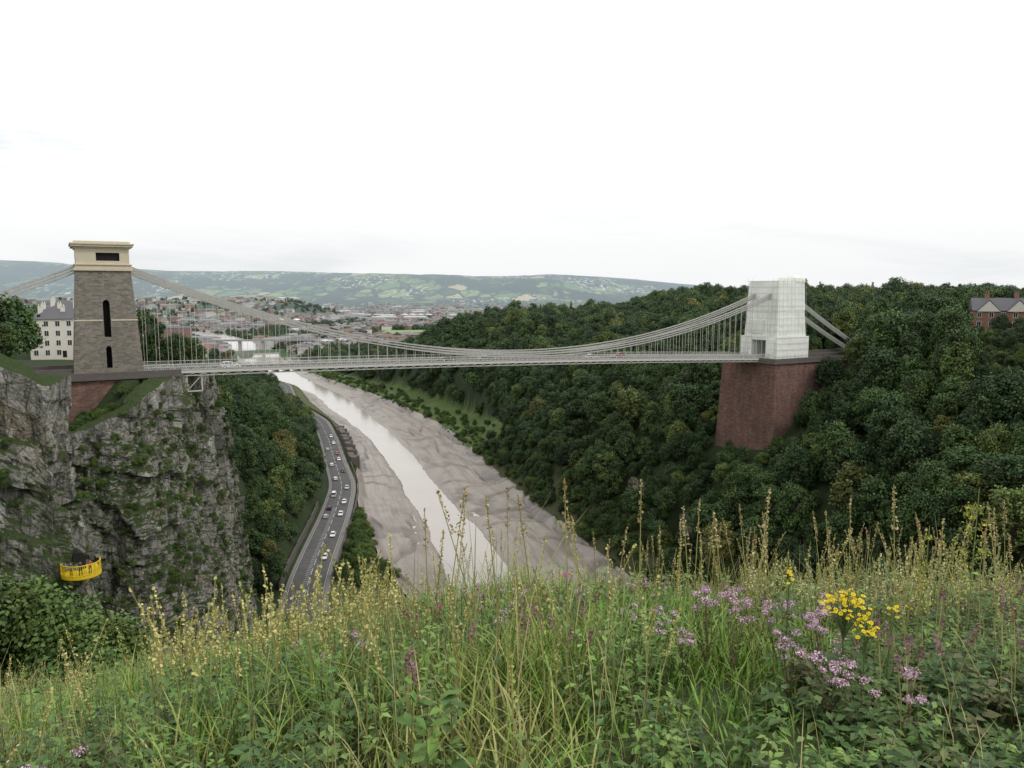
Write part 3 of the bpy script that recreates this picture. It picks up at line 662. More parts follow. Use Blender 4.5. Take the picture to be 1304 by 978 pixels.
b=MB(); b.box(BL-12.6,BL+22.8,-11.7,11.7,zr-1.0,zr-.45); b.box(BL-12.3,BL+22.4,-11.4,-11.0,zr-.45,zr+.7); b.box(BL-12.3,BL+22.4,11,11.4,zr-.45,zr+.7); b.box(BL-12.3,BL-11.9,-11,-5,zr-.45,zr+.7); b.box(BL-12.3,BL-11.9,5,11,zr-.45,zr+.7)
b.obj('red_abutment_cap',[m_capst],BR,bevel=.08)
b=MB(); dw=3.0
b.box(BL-7.4,BL+7.4,-7.7,-dw,zr-.4,zr+7.2); b.box(BL-7.4,BL+7.4,dw,7.7,zr-.4,zr+7.2); b.box(BL-7.3,BL+7.3,-dw,dw,zr+6.0,zr+7.19)
b.box(BL-6.7,BL+6.7,-7.0,7.0,zr+7.2,zr+15.5,0,.5,.5); b.box(BL-6.35,BL+6.35,-6.6,6.6,zr+15.5,zr+24.6,0,.35,.3)
b.box(BL-5.9,BL+.2,-6.1,6.1,zr+24.6,zr+25.2); b.box(BL+1.5,BL+6.2,-6.4,1.0,zr+24.6,zr+26.2,0,.2,.2); b.box(BL+2.3,BL+5.2,-5.2,-1.5,zr+26.2,zr+27.0,0,.6,.6)
b.box(BL-7.9,BL-7.4,-6.8,-3.4,zr+.2,zr+6.6); b.box(BL-7.0,BL-6.4,-1.2,4.9,zr+8.2,zr+12.6)
wt=b.obj('sheeted_tower',[m_sheet],BR,bevel=.1)
b=MB()
for z in np.arange(1,26,2.0):
    k=7.55 if z<7.2 else (7.0-(z-7.2)*.045 if z<15.5 else 6.5); ky=k+.3
    yy=-ky-.05
    for a_,c_ in (((-k,yy),(k,yy)),((k+.1,-ky),(k+.1,ky))): b.beam((BL+a_[0],a_[1],zr+z),(BL+c_[0],c_[1],zr+z),.07,n=5)
    for sg in (-1,1): b.beam((BL-k-.12,sg*ky,zr+z),(BL-k-.12,sg*(dw if z<6 else 0),zr+z),.07,n=5)
for k in np.linspace(-6.3,6.3,8): b.beam((BL+k,-7.75,zr),(BL+k*.98,-6.75,zr+25.5),.07,n=5)
for k in np.linspace(-6.3,6.3,8):
    if abs(k)>3: b.beam((BL-7.6,k,zr),(BL-6.5,k*.98,zr+25.8),.07,n=5)
for k in np.linspace(-5.5,5.5,7): b.beam((BL+k,-6.2,zr+24.6),(BL+k,-6.2,zr+26.0),.06,n=5)
b.obj('scaffold_poles',[m_pole],BR)
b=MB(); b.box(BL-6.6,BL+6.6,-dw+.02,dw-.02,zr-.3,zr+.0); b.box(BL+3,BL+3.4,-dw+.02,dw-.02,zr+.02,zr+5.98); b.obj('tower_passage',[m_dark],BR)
def cz(s): return 22.3+(16.8-22.3)*s/BL-4*20.25*(s/BL)*(1-s/BL)
b=MB(); NS=82
for sg in (-1,1):
    y=sg*3.35
    for row in range(3):
        for i in range(NS):
            s0=BL*i/NS;s1=BL*(i+1)/NS; o=row*.62
            for dy in (-.17,.17): b.beam((s0,y+dy,cz(s0)+o),(s1,y+dy,cz(s1)+o),.12,.26)
            b.beam((s0,y-.32,cz(s0)+o),(s0,y+.32,cz(s0)+o),.38,n=8)
    for row in range(3):
        for (sa,za,sb,zb) in ((0,22.3,-58,1.0),(BL,16.8,BL+42,zr+.6)):
            N=14
            for i in range(N):
                f0=i/N;f1=(i+1)/N; sag=lambda f:-2.0*4*f*(1-f)*.5
                p0=(sa+(sb-sa)*f0,y,za+(zb-za)*f0+sag(f0)+row*.62); p1=(sa+(sb-sa)*f1,y,za+(zb-za)*f1+sag(f1)+row*.62)
                for dy in (-.17,.17): b.beam((p0[0],p0[1]+dy,p0[2]),(p1[0],p1[1]+dy,p1[2]),.12,.28)
                b.beam((p0[0],y-.32,p0[2]),(p0[0],y+.32,p0[2]),.38,n=8)
b.obj('chains',[m_chain],BR)
b=MB()
for sg in (-1,1):
    for i in range(3,NS-2):
        s=BL*i/NS
        if cz(s)-dz(s)>1.3: b.beam((s,sg*3.35,dz(s)),(s,sg*3.35,cz(s)),.07,n=4)
b.obj('hanger_rods',[m_iron],BR)
b=MB(); N=82
for i in range(-16,N+22):
    s0=BL*i/N;s1=BL*(i+1)/N; z0,z1=dz(s0),dz(s1)
    b.beam((s0,0,z0-.25),(s1,0,z1-.25),6.0,.3,m=0)
    for sg in (-1,1): b.beam((s0,sg*4.0,z0-.12),(s1,sg*4.0,z1-.12),1.6,.25,m=1)
    if 4<i<N-3: b.beam((s0,-4.7,z0-.9),(s0,4.7,z0-.9),.3,.6,m=2)
b.obj('deck',[m_asph,m_pave,m_under],BR)
b=MB()
for i in range(2,N-2):
    s0=BL*i/N;s1=BL*(i+1)/N; z0,z1=dz(s0),dz(s1)
    for sg in (-1,1):
        y=sg*3.35; yo=sg*4.9
        b.beam((s0,y,z0+.7),(s1,y,z1+.7),.3,.14); b.beam((s0,y,z0-1.1),(s1,y,z1-1.1),.3,.16)
        b.beam((s0,yo,z0-.3),(s1,yo,z1-.3),.2,.5); b.beam((s0,yo,z0+1.35),(s1,yo,z1+1.35),.14,.12); b.beam((s0,yo,z0+.25),(s1,yo,z1+.25),.08,.08)
        b.beam((s0,yo,z0-1.1),(s1,yo,z1-1.1),.12,.12)
        for k in range(6):
            f=k/6; s=s0+(s1-s0)*f; zb=z0+(z1-z0)*f; b.beam((s,yo,zb-.1),(s,yo,zb+1.3),.045 if k else .1,n=4)
        b.beam((s0,y,z0-1.1),(s1,y,z1+.7),.09,.09); b.beam((s1,y,z1-1.1),(s0,y,z0+.7),.09,.09)
        b.beam((s0,yo,z0-1.1),(s1,yo,z1-.3),.07,.07); b.beam((s1,yo,z1-1.1),(s0,yo,z0-.3),.07,.07)
for sg in (-1,1):
    for s in (14.5,17.5): b.beam((s,sg*4.6,dz(s)-1),(s,sg*4.6,-4.6),.25)
    b.beam((14.5,sg*4.6,-4.6),(17.5,sg*4.6,-4.6),.25); b.beam((14.5,sg*4.6,-4.5),(17.5,sg*4.6,-1.2),.15)
b.obj('lattice_girders_and_parapet',[m_iron],BR)
b=MB()
for (a0,a1,zz_) in ((-40,2,0),(BL+8,BL+50,zr)):
    for sg in (-1,1): b.box(a0,a1,sg*5-.25,sg*5+.25,zz_-.6,zz_+1.2)
b.obj('approach_walls',[m_capst],BR)

# ------------------------------------------------------------------ cars
paints={}
def paint(c):
    if c not in paints: paints[c]=M('car_paint',var(c,1,.03,.0),rough=.25,spec=.5)
    return paints[c]
m_tyre=M('tyre',color=(.02,.02,.02),rough=.9); m_lamp=M('headlamp',color=(.8,.8,.78),rough=.15); m_tail=M('tail_lamp',color=(.4,.02,.02),rough=.3)
def car(loc,ang,c,L=4.2,Wd=1.76,Hc=1.47,van=False):
    b=MB(); hw=Wd/2
    if van: low=[(-L/2,.35),(L/2-.1,.35),(L/2,.55),(L/2-.05,.95),(L/2-.7,1.15),(-L/2,1.15)]; cab=[(-L/2+.03,1.15),(L/2-.75,1.15),(L/2-1.4,2.0),(-L/2+.1,2.05)]
    else: low=[(-L/2,.40),(-L/2+.15,.28),(L/2-.2,.26),(L/2,.42),(L/2-.04,.68),(L/2-.35,.82),(.95,.93),(-L/2+.3,.96),(-L/2+.02,.85)]; cab=[(-L/2+.35,.955),(1.0,.925),(.30,Hc-.06),(-.1,Hc),(-1.1,Hc-.02),(-1.65,Hc-.12)]
    b.prism(low,-hw,hw,0)
    n=len(cab); z0=min(p[1] for p in cab); z1=max(p[1] for p in cab)
    ins=lambda z:.04+.2*(z-z0)/(z1-z0)
    vs=[(p[0],-hw+ins(p[1]),p[1]) for p in cab]+[(p[0],hw-ins(p[1]),p[1]) for p in cab]
    b.add(vs,[tuple(range(n)),tuple(range(2*n-1,n-1,-1))],1)
    for i in range(n):
        j=(i+1)%n; slope=abs(cab[i][1]-cab[j][1]); b.add([vs[j],vs[i],vs[n+i],vs[n+j]],[(0,1,2,3)],1 if slope>.25 else 0)
    for s_ in (-1,1):
        for px in ((.35,-.45,-1.35) if not van else (L/2-1.35,.4,-.9)):
            b.beam((px,s_*(hw-.05),z0),(px-.05,s_*(hw-.235),z1-.05),.09,m=0)
        b.box(-.1,.12,min(s_*hw,s_*(hw+.16)),max(s_*hw,s_*(hw+.16)),z0,z0+.13,0)
    for wx in (-L/2+.8,L/2-.85):
        for s_ in (-1,1):
            b.beam((wx,s_*(hw-.2),.32),(wx,s_*(hw+.02),.32),.64,n=16,m=2); b.beam((wx,s_*(hw+.02),.32),(wx,s_*(hw+.03),.32),.38,n=10,m=3)
    for s_ in (-1,1):
        b.box(L/2-.12,L/2+.0,s_*(hw-.3)-.18,s_*(hw-.3)+.18,.56,.70,3); b.box(-L/2-.02,-L/2+.05,s_*(hw-.22)-.13,s_*(hw-.22)+.13,.68,.86,4)
    o=b.obj('van' if van else 'car',[paint(c),m_glass,m_tyre,m_lamp,m_tail],None,loc,ang,bevel=.03); return o
W_=(.78,.78,.77);S_=(.5,.51,.53);K_=(.03,.03,.035);R_=(.35,.03,.03);B_=(.04,.07,.2)
def roadcar(y,off,c,toward=True,**k):
    i=int(np.argmin(abs(ry-y))); p=rc[i]+rn[i]*off; a=math.atan2(rt[i][1],rt[i][0])
    car((p[0],p[1],-87.79),a+(math.pi if toward else 0),c,**k)
for y,off,c,tw_,vn_ in ((253,2.6,W_,True,0),(276,2.6,W_,True,0),(299,-2.8,S_,False,0),(302,2.6,W_,True,0),(312,-2.6,K_,False,0),(321,2.6,W_,True,0),(334,-2.6,W_,False,1),(345,2.4,S_,True,0),(362,-2.4,W_,False,0),(378,2.4,K_,True,0),(392,-2.2,W_,False,0),(404,2.2,W_,True,0),(420,2.2,R_,True,0),(432,-2.2,S_,False,0),(450,2.2,W_,True,0),(472,2.1,W_,True,0)):
    if vn_: roadcar(y,off,c,tw_,L=5.2,Wd=1.95,van=True)
    else: roadcar(y,off,c,tw_)
def decar(s,t,c,f=1,**k):
    p=BO+BU*s+BN*t; car((p[0],p[1],-16.3+dz(s)-.09),math.atan2(BU[1],BU[0])+(0 if f>0 else math.pi),c,**k)
decar(24,-1.4,W_);decar(78,1.4,K_,-1);decar(88,-1.4,S_);decar(122,-1.4,W_);decar(133,1.3,R_,-1)

# ------------------------------------------------------------------ balcony on the cliff + visitors
gi=G[3:]; dd=(gi[:,:,0]+50.0)**2+(gi[:,:,1]-90)**2+((gi[:,:,2]+33.2)*3)**2; ij=np.unravel_index(np.argmin(dd),dd.shape); bp=gi[ij]; bnv=np.array([.62,-.78])
bp=bp.copy(); bp[:2]+=bnv*.5; brz=math.atan2(bnv[1],bnv[0])+math.pi/2
bal=empty('viewing_balcony',tuple(bp),brz)
b=MB(); n=18
ring=[(2.1*math.sin(math.radians(-100+200*i/n)),-2.1*math.cos(math.radians(-100+200*i/n))) for i in range(n+1)]
m_=len(ring)
b.add([(x,y,0) for x,y in ring]+[(x,y,-.2) for x,y in ring]+[(2.1,2.5,0),(-2.1,2.5,0),(2.1,2.5,-.2),(-2.1,2.5,-.2)],[tuple(list(range(m_))+[2*m_,2*m_+1]),tuple([2*m_+3,2*m_+2]+list(range(2*m_-1,m_-1,-1)))]+[(i,m_+i,m_+i+1,i+1) for i in range(m_-1)],0)
b.obj('platform',[m_yel],bal)
b=MB()
for z,w in ((1.3,.12),(.65,.06),(.12,.09)):
    for i in range(n): b.beam((*ring[i],z),(*ring[i+1],z),w,n=6)
for i in range(n*2+1):
    f=i/2; k=min(int(f),n-1); g=f-k; x=ring[k][0]*(1-g)+ring[k+1][0]*g; y=ring[k][1]*(1-g)+ring[k+1][1]*g; b.beam((x,y,0),(x,y,1.25),.04 if i%6 else .1,n=4)
for a in (-60,0,60):
    x=1.9*math.sin(math.radians(a));y=-1.9*math.cos(math.radians(a)); b.beam((x,y,-.2),(x*.25,y*.25+1.2,-2.2),.14,n=6)
for i in range(n): b.beam((*ring[i],-.22),(*ring[i+1],-.22),.12,.24)
b.obj('railing',[m_yel],bal)
b=MB(); b.prism(arch(.7,0.02,2.1),1.0,3.2,0); b.obj('cave_mouth',[m_dark],bal)
m_skin=M('skin',color=(.45,.28,.2),rough=.6); m_hair=M('hair',color=(.03,.02,.015),rough=.7)
def person(loc,rz,shirt,trous):
    J=[(0,0,.95),(0,0,1.15),(0,0,1.38),(0,0,1.5),(0,-.02,1.62),(0,-.02,1.74),
       (.19,0,1.40),(.24,-.08,1.14),(.18,-.34,1.08),(.17,-.42,1.10), (-.19,0,1.40),(-.24,-.08,1.14),(-.18,-.34,1.08),(-.17,-.42,1.10),
       (.10,0,.90),(.12,-.02,.50),(.12,.02,.09),(.13,-.13,.04),(-.10,0,.90),(-.13,.0,.50),(-.13,.04,.09),(-.14,-.11,.04)]
    E=[(0,1),(1,2),(2,3),(3,4),(4,5),(2,6),(6,7),(7,8),(8,9),(2,10),(10,11),(11,12),(12,13),(0,14),(14,15),(15,16),(16,17),(0,18),(18,19),(19,20),(20,21)]
    R=[.15,.14,.16,.055,.10,.08,.07,.05,.038,.03,.07,.05,.038,.03,.10,.068,.045,.04,.10,.068,.045,.04]
    me=bpy.data.meshes.new('p'); me.from_pydata(J,E,[]); o=bpy.data.objects.new('person_tmp',me); link(o)
    mo=o.modifiers.new('s','SKIN')
    for i,r in enumerate(R): me.skin_vertices[0].data[i].radius=(r,r*.8 if i<3 else r)
    me.skin_vertices[0].data[0].use_root=True
    su=o.modifiers.new('u','SUBSURF'); su.levels=2; su.render_levels=2
    bpy.context.view_layer.update(); dg=bpy.context.evaluated_depsgraph_get(); m2=bpy.data.meshes.new_from_object(o.evaluated_get(dg)); bpy.data.objects.remove(o)
    m2.materials.clear()
    for mm in (M('shirt',color=shirt),M('trousers',color=trous),m_skin,m_hair): m2.materials.append(mm)
    for p in m2.polygons:
        c=p.center; k=0 if c.z>.93 else 1
        if c.z>1.5 : k=2
        if c.z>1.68 or (c.z>1.58 and c.y>.02): k=3
        if c.y<-.3 and c.z>.9: k=2
        if c.z<.1: k=3
        p.material_index=k; p.use_smooth=True
    b=bpy.data.objects.new('person',m2); link(b); b.location=loc; b.rotation_euler=(0,0,rz)
cb=math.cos(brz);sb=math.sin(brz)
for (lx,ly,r,s_,t_) in ((-.3,-1.45,-.15,(.03,.03,.04),(.02,.025,.05)),(.75,-1.30,.4,(.30,.07,.06),(.03,.03,.03)),(-1.25,-1.0,-.9,(.08,.14,.25),(.04,.035,.03))):
    person((bp[0]+lx*cb-ly*sb,bp[1]+lx*sb+ly*cb,bp[2]),brz+r,s_,t_)

# ------------------------------------------------------------------ foreground meadow
def spread(n,y0,y1,pw=1.0):
    y=y0+(y1-y0)*rng.uniform(size=n)**pw; x=rng.uniform(-1,1,n)*(.76*y+1.0); return x,y
def lowpatch(x,y): # shorter sward where the marjoram grows and on the near edge
    a=x/y; k=ss((a-.12)/.1)*(1-ss((y-4.6)/1.0)); k2=ss((y-4.2)/-1.2)
    return 1-.38*k-.22*k2
def blades(name,n,y0,y1,hmin,hmax,w0,w1,pal,lean=.5,pw=.75,seed=50,xr=None):
    x,y=spread(n,y0,y1,pw)
    if xr is not None:
        m=xr(x,y); x,y=x[m],y[m]; n=len(x)
    z=H(x,y)-.03; pn=.72+.95*fbm(x/1.2,y/1.2,s=seed); h=rng.uniform(hmin,hmax,n)*np.clip(pn,.3,1.35)*lowpatch(x,y)
    ph=rng.uniform(0,2*np.pi,n); le=rng.uniform(.05,lean,n)*h; w=rng.uniform(w0,w1,n)/2
    dx,dy=np.cos(ph)*le,np.sin(ph)*le; wa=ph+np.pi/2+rng.normal(0,.5,n); wx,wy=np.cos(wa)*w,np.sin(wa)*w
    V=np.empty((n,8,3))
    for k,(t,ww) in enumerate(((0,.8),(.42,1),(.78,.75),(1,.08))):
        cx=x+dx*t*t;cy=y+dy*t*t;cz_=z+h*(t-.28*(le/h)*t*t)
        V[:,2*k]=np.stack([cx-wx*ww,cy-wy*ww,cz_],-1);V[:,2*k+1]=np.stack([cx+wx*ww,cy+wy*ww,cz_],-1)
    b=(np.arange(n)*8)[:,None]; F=np.concatenate([b+np.array([[0,1,3,2]]),b+np.array([[2,3,5,4]]),b+np.array([[4,5,7,6]])])
    pal=np.array(pal); pc=np.clip((fbm(x/2.2,y/2.2,s=seed+5)*1.3+.5+rng.normal(0,.22,n)),0,.999)*(len(pal)-1); i=pc.astype(int); f=(pc-i)[:,None]
    c=(pal[i]*(1-f)+pal[np.minimum(i+1,len(pal)-1)]*f)*rng.uniform(.65,1.3,n)[:,None]
    return quadmesh(name,V.reshape(-1,3),F,[m_plant],col=np.repeat(c,8,0))
blades('meadow_grass',125000,2.0,17,.26,.70,.005,.012,[(.075,.165,.020),(.12,.23,.033),(.165,.28,.043),(.22,.31,.06),(.34,.33,.12)],lean=.85)
blades('dry_grass_stems',6000,2.4,17,.6,.95,.003,.006,[(.36,.31,.14),(.46,.40,.20),(.26,.26,.10)],lean=.45,seed=80)
blades('tall_fescue_stems',1500,3.5,11,.95,1.25,.004,.007,[(.40,.36,.17),(.32,.32,.12)],lean=.5,seed=83,xr=lambda x,y:x/y>-.2)
def herbs(name,n,hm,hM,ls,leaves,pal,y0=2.2,y1=15,seed=60,thr=-1,xr=None):
    x,y=spread(n,y0,y1,.8)
    m=fbm(x/1.8,y/1.8,s=seed)>thr
    if xr is not None: m&=xr(x,y)
    x,y=x[m],y[m]; n=len(x); z=H(x,y); h=rng.uniform(hm,hM,n)*lowpatch(x,y); le=rng.normal(0,.12,(n,2))
    t=rng.uniform(.2,1,(n,leaves)); a=rng.uniform(0,6.28,(n,leaves)); L=rng.uniform(.6,1.3,(n,leaves))*ls*(1.15-.5*t)
    bx=x[:,None]+le[:,:1]*t*h[:,None]; by=y[:,None]+le[:,1:]*t*h[:,None]; bz=z[:,None]+t*h[:,None]
    d=np.stack([np.cos(a),np.sin(a),rng.uniform(-.5,.6,a.shape)],-1); d/=np.linalg.norm(d,axis=-1)[...,None]
    sd=np.stack([-np.sin(a),np.cos(a),rng.normal(0,.25,a.shape)],-1); B=np.stack([bx,by,bz],-1)+d*.01; Lk=L[...,None]
    V=np.stack([B,B+d*Lk*.45-sd*Lk*.24,B+d*Lk-np.array([0,0,.2])*Lk,B+d*Lk*.45+sd*Lk*.24],2).reshape(-1,3)
    nf=n*leaves; F=np.arange(nf*4).reshape(nf,4)
    pal=np.array(pal); pi=rng.integers(0,len(pal),n); c=np.repeat(pal[pi]*rng.uniform(.75,1.25,n)[:,None],leaves,0)*rng.uniform(.75,1.3,nf)[:,None]
    w=.002; S0=np.stack([x,y,z],-1);S1=S0+np.stack([le[:,0]*h,le[:,1]*h,h],-1); o=np.array([w,0,0])
    SV=np.stack([S0-o,S0+o,S1+o*.6,S1-o*.6],1).reshape(-1,3); SF=np.arange(n*4).reshape(n,4)+len(V)
    quadmesh(name,np.concatenate([V,SV]),np.concatenate([F,SF]),[m_plant],col=np.concatenate([np.repeat(c,4,0),np.full((n*4,3),(.12,.11,.05))]))
herbs('leafy_herbs',9500,.2,.62,.062,18,[(.07,.14,.03),(.11,.20,.04),(.15,.23,.055),(.06,.11,.03)],thr=-.18)
herbs('tall_nettle_leaves',1300,.5,.75,.10,20,[(.10,.19,.04),(.14,.23,.05)],y0=2.6,y1=9,thr=.04,seed=64)
herbs('bramble_patch',3800,.15,.5,.085,16,[(.045,.095,.025),(.065,.12,.03),(.09,.14,.035),(.10,.11,.04)],y0=2.2,y1=7.5,thr=-2,xr=lambda x,y:(x/y>.42+.10*np.sin(y*3))|((x/y<-.25)&(y<4.5)&(rng.uniform(size=len(x))<.25)))
def spikes(name,n,hm,hM,pal,cluster,seeds=46,y0=2.8,y1=15,sz=.010,frac=.4,xr=None,seed=90,pw=.8):
    x,y=spread(n,y0,y1,pw); m=fbm(x/1.1,y/1.1,s=seed)>cluster
    if xr is not None: m&=xr(x,y)
    x,y=x[m],y[m];n=len(x); z=H(x,y); h=rng.uniform(hm,hM,n); le=rng.normal(0,.10,(n,2))
    t=1-frac*rng.uniform(0,1,(n,seeds)); a=rng.uniform(0,6.28,(n,seeds)); r=.013*(1.15-(t-1+frac)/frac*.8)
    C=np.stack([x[:,None]+le[:,:1]*h[:,None]*t*t+np.cos(a)*r,y[:,None]+le[:,1:]*h[:,None]*t*t+np.sin(a)*r,z[:,None]+t*h[:,None]],-1).reshape(-1,3)
    V,F=leafquads(C,unit(len(C)),sz*rng.uniform(.7,1.4,len(C)),.8)
    pal=np.array(pal); c=np.repeat(pal[rng.integers(0,len(pal),n)],seeds,0)*rng.uniform(.7,1.25,len(C))[:,None]
    SV=[];w=.003
    T=[0,.5,1]; P=[np.stack([x+le[:,0]*h*q*q,y+le[:,1]*h*q*q,z+h*q],-1) for q in T]; o=np.array([w,0,0])
    for k in (0,1): SV.append(np.stack([P[k]-o,P[k]+o,P[k+1]+o*.7,P[k+1]-o*.7],1).reshape(-1,3))
    SV=np.concatenate(SV); SF=np.arange(len(SV)).reshape(-1,4)+len(V)
    quadmesh(name,np.concatenate([V,SV]),np.concatenate([F,SF]),[m_plant],col=np.concatenate([np.repeat(c,4,0),np.full((len(SV),3),(.30,.29,.10))]))
spikes('agrimony_spikes',1700,.55,.95,[(.42,.38,.13),(.34,.34,.10),(.48,.42,.18)],.0,sz=.014)
spikes('hogweed_seed_stalks',900,.65,1.0,[(.52,.46,.18),(.44,.42,.14)],-.3,y0=3.2,y1=7.5,sz=.018,xr=lambda x,y:(x/y<-.14)&(x/y>-.48),seed=95)
spikes('mignonette_spikes',2600,.5,.85,[(.40,.43,.18),(.50,.50,.26)],-.15,y0=5,y1=14,xr=lambda x,y:x/y>.3,sz=.016)
spikes('plantain_seed_heads',260,.95,1.25,[(.34,.26,.12),(.42,.34,.16)],-.2,y0=3.6,y1=9,xr=lambda x,y:x/y>-.12,sz=.016,frac=.22,seed=131)
spikes('dried_thyme_heads',2200,.35,.62,[(.19,.12,.10),(.27,.17,.17)],-.05,y0=3,y1=12,xr=lambda x,y:(x/y>-.15),seed=120,frac=.2,sz=.015)
def oregano(name,L):
    VV=[];CC=[]
    for (x0,y0,h0,n) in L:
        g=float(H(x0,y0)); h0=h0+.04
        for i in range(n):
            x=x0+rng.normal(0,.06);y=y0+rng.normal(0,.06);h=h0*rng.uniform(.80,1.08)
            m=int(rng.integers(60,95)); d=unit(m); d[:,2]=np.abs(d[:,2]); r=rng.uniform(.022,.040)
            C=np.array([x,y,g+h])+d*r*rng.uniform(.5,1.15,m)[:,None]*np.array([1,1,.8])
            V,_=leafquads(C,d*.6+unit(m)*.5+1e-3,rng.uniform(.007,.013,m),.9); VV.append(V)
            pal=np.array([(.56,.38,.48),(.42,.26,.35),(.68,.54,.62),(.24,.13,.14)]); CC.append(np.repeat(pal[rng.choice(4,m,p=[.33,.25,.26,.16])],4,0))
            o=np.array([.002,0,0]); a=np.array([x0,y0,g]);b_=np.array([x,y,g+h]); VV.append(np.stack([a-o,a+o,b_+o*.6,b_-o*.6])); CC.append(np.full((4,3),(.14,.08,.05)))
            m=10; t=rng.uniform(.2,.9,m)[:,None]; C=a+(b_-a)*t; V,_=leafquads(C+rng.normal(0,.01,(m,3)),unit(m),np.full(m,.022),.6); VV.append(V); CC.append(np.full((m*4,3),(.09,.13,.05)))
    V=np.concatenate(VV); quadmesh(name,V,np.arange(len(V)).reshape(-1,4),[m_flower],col=np.concatenate(CC))
oregano('oregano_flowers',[(1.13,4.3,.48,10),(1.20,4.1,.42,9),(.95,4.6,.38,6),(.92,4.0,.26,5),(1.55,4.3,.42,9),(1.42,4.4,.44,5),(1.66,4.1,.38,9),(1.60,3.8,.32,8),(1.46,3.4,.27,10),(1.53,3.3,.24,6),(1.38,3.7,.28,7),(-.18,6.5,.52,7),(-.25,5.6,.46,4),(0.05,6.0,.42,4),(-1.98,3.15,.34,8),(-.9,4.0,.42,4),(.45,5.4,.46,5),(2.2,5.2,.45,5),(.9,6.2,.50,5),(-.05,4.2,.36,3),(-1.4,5.0,.42,3),(.75,4.9,.38,4),(1.9,6.5,.5,5),(1.3,7.2,.5,5),(.5,7.4,.5,4),(-.55,6.8,.5,4),(1.75,3.25,.24,6)])
def ragwort(name,x0,y0,h,R,n):
    g=float(H(x0,y0)); VV=[];FF=[];CC=[];c=0; b=MB()
    b.beam((x0,y0,g),(x0+.01,y0,g+h*.72),.009,n=5,w2=.007)
    for i in range(n):
        a=rng.uniform(0,6.28); r=R*math.sqrt(rng.uniform()); p=np.array([x0+.01+math.cos(a)*r,y0+math.sin(a)*r,g+h*(1-.35*(r/R)**2*.3)+rng.normal(0,.016)])
        b.beam((x0+.01,y0,g+h*rng.uniform(.6,.8)),tuple(p),.0025,n=3)
        nn=np.array([rng.normal(0,.4),-.25+rng.normal(0,.4),1.0]); nn/=np.linalg.norm(nn); t=np.cross(nn,[0,1,.1]); t/=np.linalg.norm(t); q=np.cross(nn,t); rr=rng.uniform(.009,.013)
        for k in range(11):
            w=2*math.pi*k/11; dd=t*math.cos(w)+q*math.sin(w); sdv=-t*math.sin(w)+q*math.cos(w)
            VV+= [p+dd*rr*.25,p+dd*rr*.7-sdv*rr*.22,p+dd*rr-nn*.001,p+dd*rr*.7+sdv*rr*.22]; CC+=[(.72,.56,.015)]*4; FF.append((c,c+1,c+2,c+3)); c+=4
        ring=[p+nn*.0015+(t*math.cos(w)+q*math.sin(w))*rr*.42 for w in np.linspace(0,2*math.pi,5)[:4]]; VV+=ring; CC+=[(.55,.36,.01)]*4; FF.append((c,c+1,c+2,c+3)); c+=4
    for i in range(26):
        z=g+h*rng.uniform(.1,.75); a=rng.uniform(0,6.28); L=.07; d=np.array([math.cos(a),math.sin(a),.3]); s_=np.array([-math.sin(a),math.cos(a),0]); p=np.array([x0,y0,z])
        VV+=[p,p+d*L*.5-s_*.016,p+d*L,p+d*L*.5+s_*.016]; CC+=[(.07,.12,.03)]*4; FF.append((c,c+1,c+2,c+3)); c+=4
    e=empty(name); quadmesh('flower_heads',np.array(VV),np.array(FF),[m_flower],col=np.array(CC),parent=e); b.obj('stems',[M('stem_green',color=(.10,.15,.05))],e)
ragwort('ragwort_plant',1.58,3.6,.58,.11,95); ragwort('ragwort_plant',1.49,4.1,.66,.03,10); ragwort('ragwort_plant',1.88,3.75,.50,.035,9); ragwort('ragwort_plant',1.64,3.5,.48,.07,34)
def thistle(x0,y0,h):
    g=float(H(x0,y0)); V,_=leafquads(np.array([x0,y0,g+h])+unit(70)*np.array([.018,.018,.014]),unit(70),np.full(70,.012),.5); o=np.array([.002,0,0]); a=np.array([x0,y0,g]); b_=np.array([x0,y0,g+h])
    V=np.concatenate([V,np.stack([a-o,a+o,b_+o,b_-o])]); quadmesh('knapweed_flower',V,np.arange(len(V)).reshape(-1,4),[m_flower],col=np.concatenate([np.full((280,3),(.60,.08,.32)),np.full((4,3),(.1,.14,.05))]))
thistle(.33,4.6,.60); thistle(-.5,5.2,.5)
def tallherb(x0,y0,h,sp):
    g=float(H(x0,y0)); b=MB(); VV=[];CC=[]
    b.beam((x0,y0,g),(x0+.02,y0,g+h),.010,n=5,w2=.004)
    for i in range(14):
        z=h*rng.uniform(.35,.95); a=rng.uniform(0,6.28); L=sp*(1.2-z/h); p=np.array([x0,y0,g+z]); q=p+np.array([math.cos(a)*L,math.sin(a)*L,L*1.1]); b.beam(tuple(p),tuple(q),.004,n=3)
        m=22; t=rng.uniform(.2,1,m)[:,None]; V,_=leafquads(p+(q-p)*t+rng.normal(0,.012,(m,3)),unit(m),rng.uniform(.014,.03,m),.45); VV.append(V); CC.append(np.repeat(np.array([(.20,.27,.06),(.30,.33,.08),(.5,.45,.05)])[rng.integers(0,3,m)],4,0))
    e=empty('tall_meadow_herb'); V=np.concatenate(VV); quadmesh('leaves',V,np.arange(len(V)).reshape(-1,4),[m_plant],col=np.concatenate(CC),parent=e); b.obj('stems',[M('herb_stem',color=(.20,.24,.08))],e)
tallherb(2.78,4.6,1.18,.16); tallherb(2.66,4.9,.98,.10)

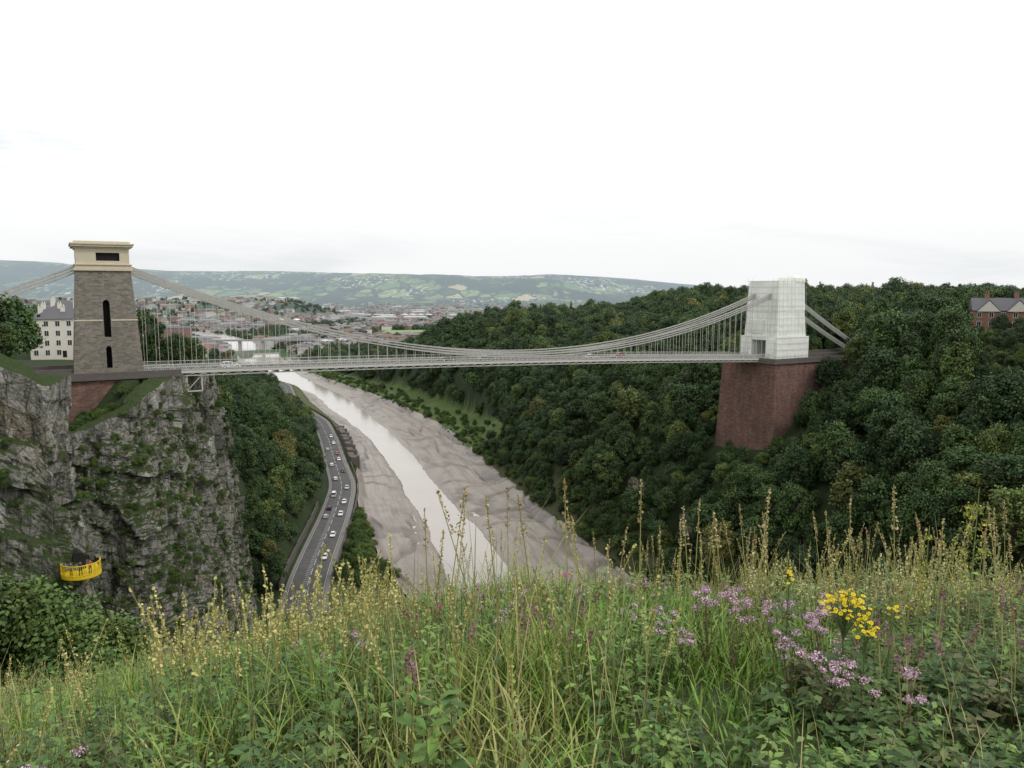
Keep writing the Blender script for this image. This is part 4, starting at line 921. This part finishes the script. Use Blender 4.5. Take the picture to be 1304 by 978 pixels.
# ------------------------------------------------------------------ world, sun, camera
w=bpy.data.worlds.new('World'); SC.world=w; w.use_nodes=True
t=NT(w); bg=t.n['Background']; out=t.n['World Output']
sk=t.new('ShaderNodeTexSky',sky_type='NISHITA'); sk.sun_disc=False; sk.sun_elevation=math.radians(50); sk.sun_rotation=math.radians(70)
t.l.new(sk.outputs[0],bg.inputs[0]); bg.inputs[1].default_value=.15
tc_=t.new('ShaderNodeTexCoord').outputs['Generated']; s3=t.sep(tc_)
n1=t.noise(t.scale(tc_,(1,1,5.5)),2.6,7,.58,.5)
hz=t.mr(s3[2],.0,.20); base=t.mix(hz,(.93,.945,.95),(1.12,1.12,1.12))
cl=t.mix(t.mr(n1,.48,.72),base,t.mix(hz,(.80,.825,.84),(1.06,1.07,1.08)))
b2=t.new('ShaderNodeBackground'); t.l.new(cl,b2.inputs[0]); b2.inputs[1].default_value=1.0
dv=t.new('ShaderNodeVectorMath',operation='DISTANCE'); t.set(dv.inputs[0],t.scale(tc_,(1,1,4))); dv.inputs[1].default_value=(-.58,.80,.62)
f=t.mr(t.math('ADD',dv.outputs['Value'],t.math('MULTIPLY',t.noise(t.scale(tc_,(1,1,5)),9,6,.65),.5)),.28,.44)
f=t.math('ADD',t.math('MULTIPLY',f,.42),.58)
mx=t.new('ShaderNodeMixShader'); t.l.new(f,mx.inputs[0]); t.l.new(bg.outputs[0],mx.inputs[1]); t.l.new(b2.outputs[0],mx.inputs[2]); t.l.new(mx.outputs[0],out.inputs[0])
sl=bpy.data.lights.new('sun','SUN'); sl.energy=1.4; sl.angle=math.radians(12); sl.color=(1,.97,.92); so=bpy.data.objects.new('sun',sl); link(so)
so.rotation_euler=Vector((-.72,.30,-.95)).to_track_quat('-Z','Y').to_euler()
cam=bpy.data.cameras.new('camera'); co=bpy.data.objects.new('camera',cam); link(co); SC.camera=co
cam.lens=36*1000/1304; cam.sensor_width=36; cam.clip_start=.1; cam.clip_end=40000
co.location=(0,0,0); co.rotation_euler=(math.radians(90-6.67),0,0)
SC.view_settings.view_transform='Standard'; SC.view_settings.look='None'; SC.view_settings.exposure=0
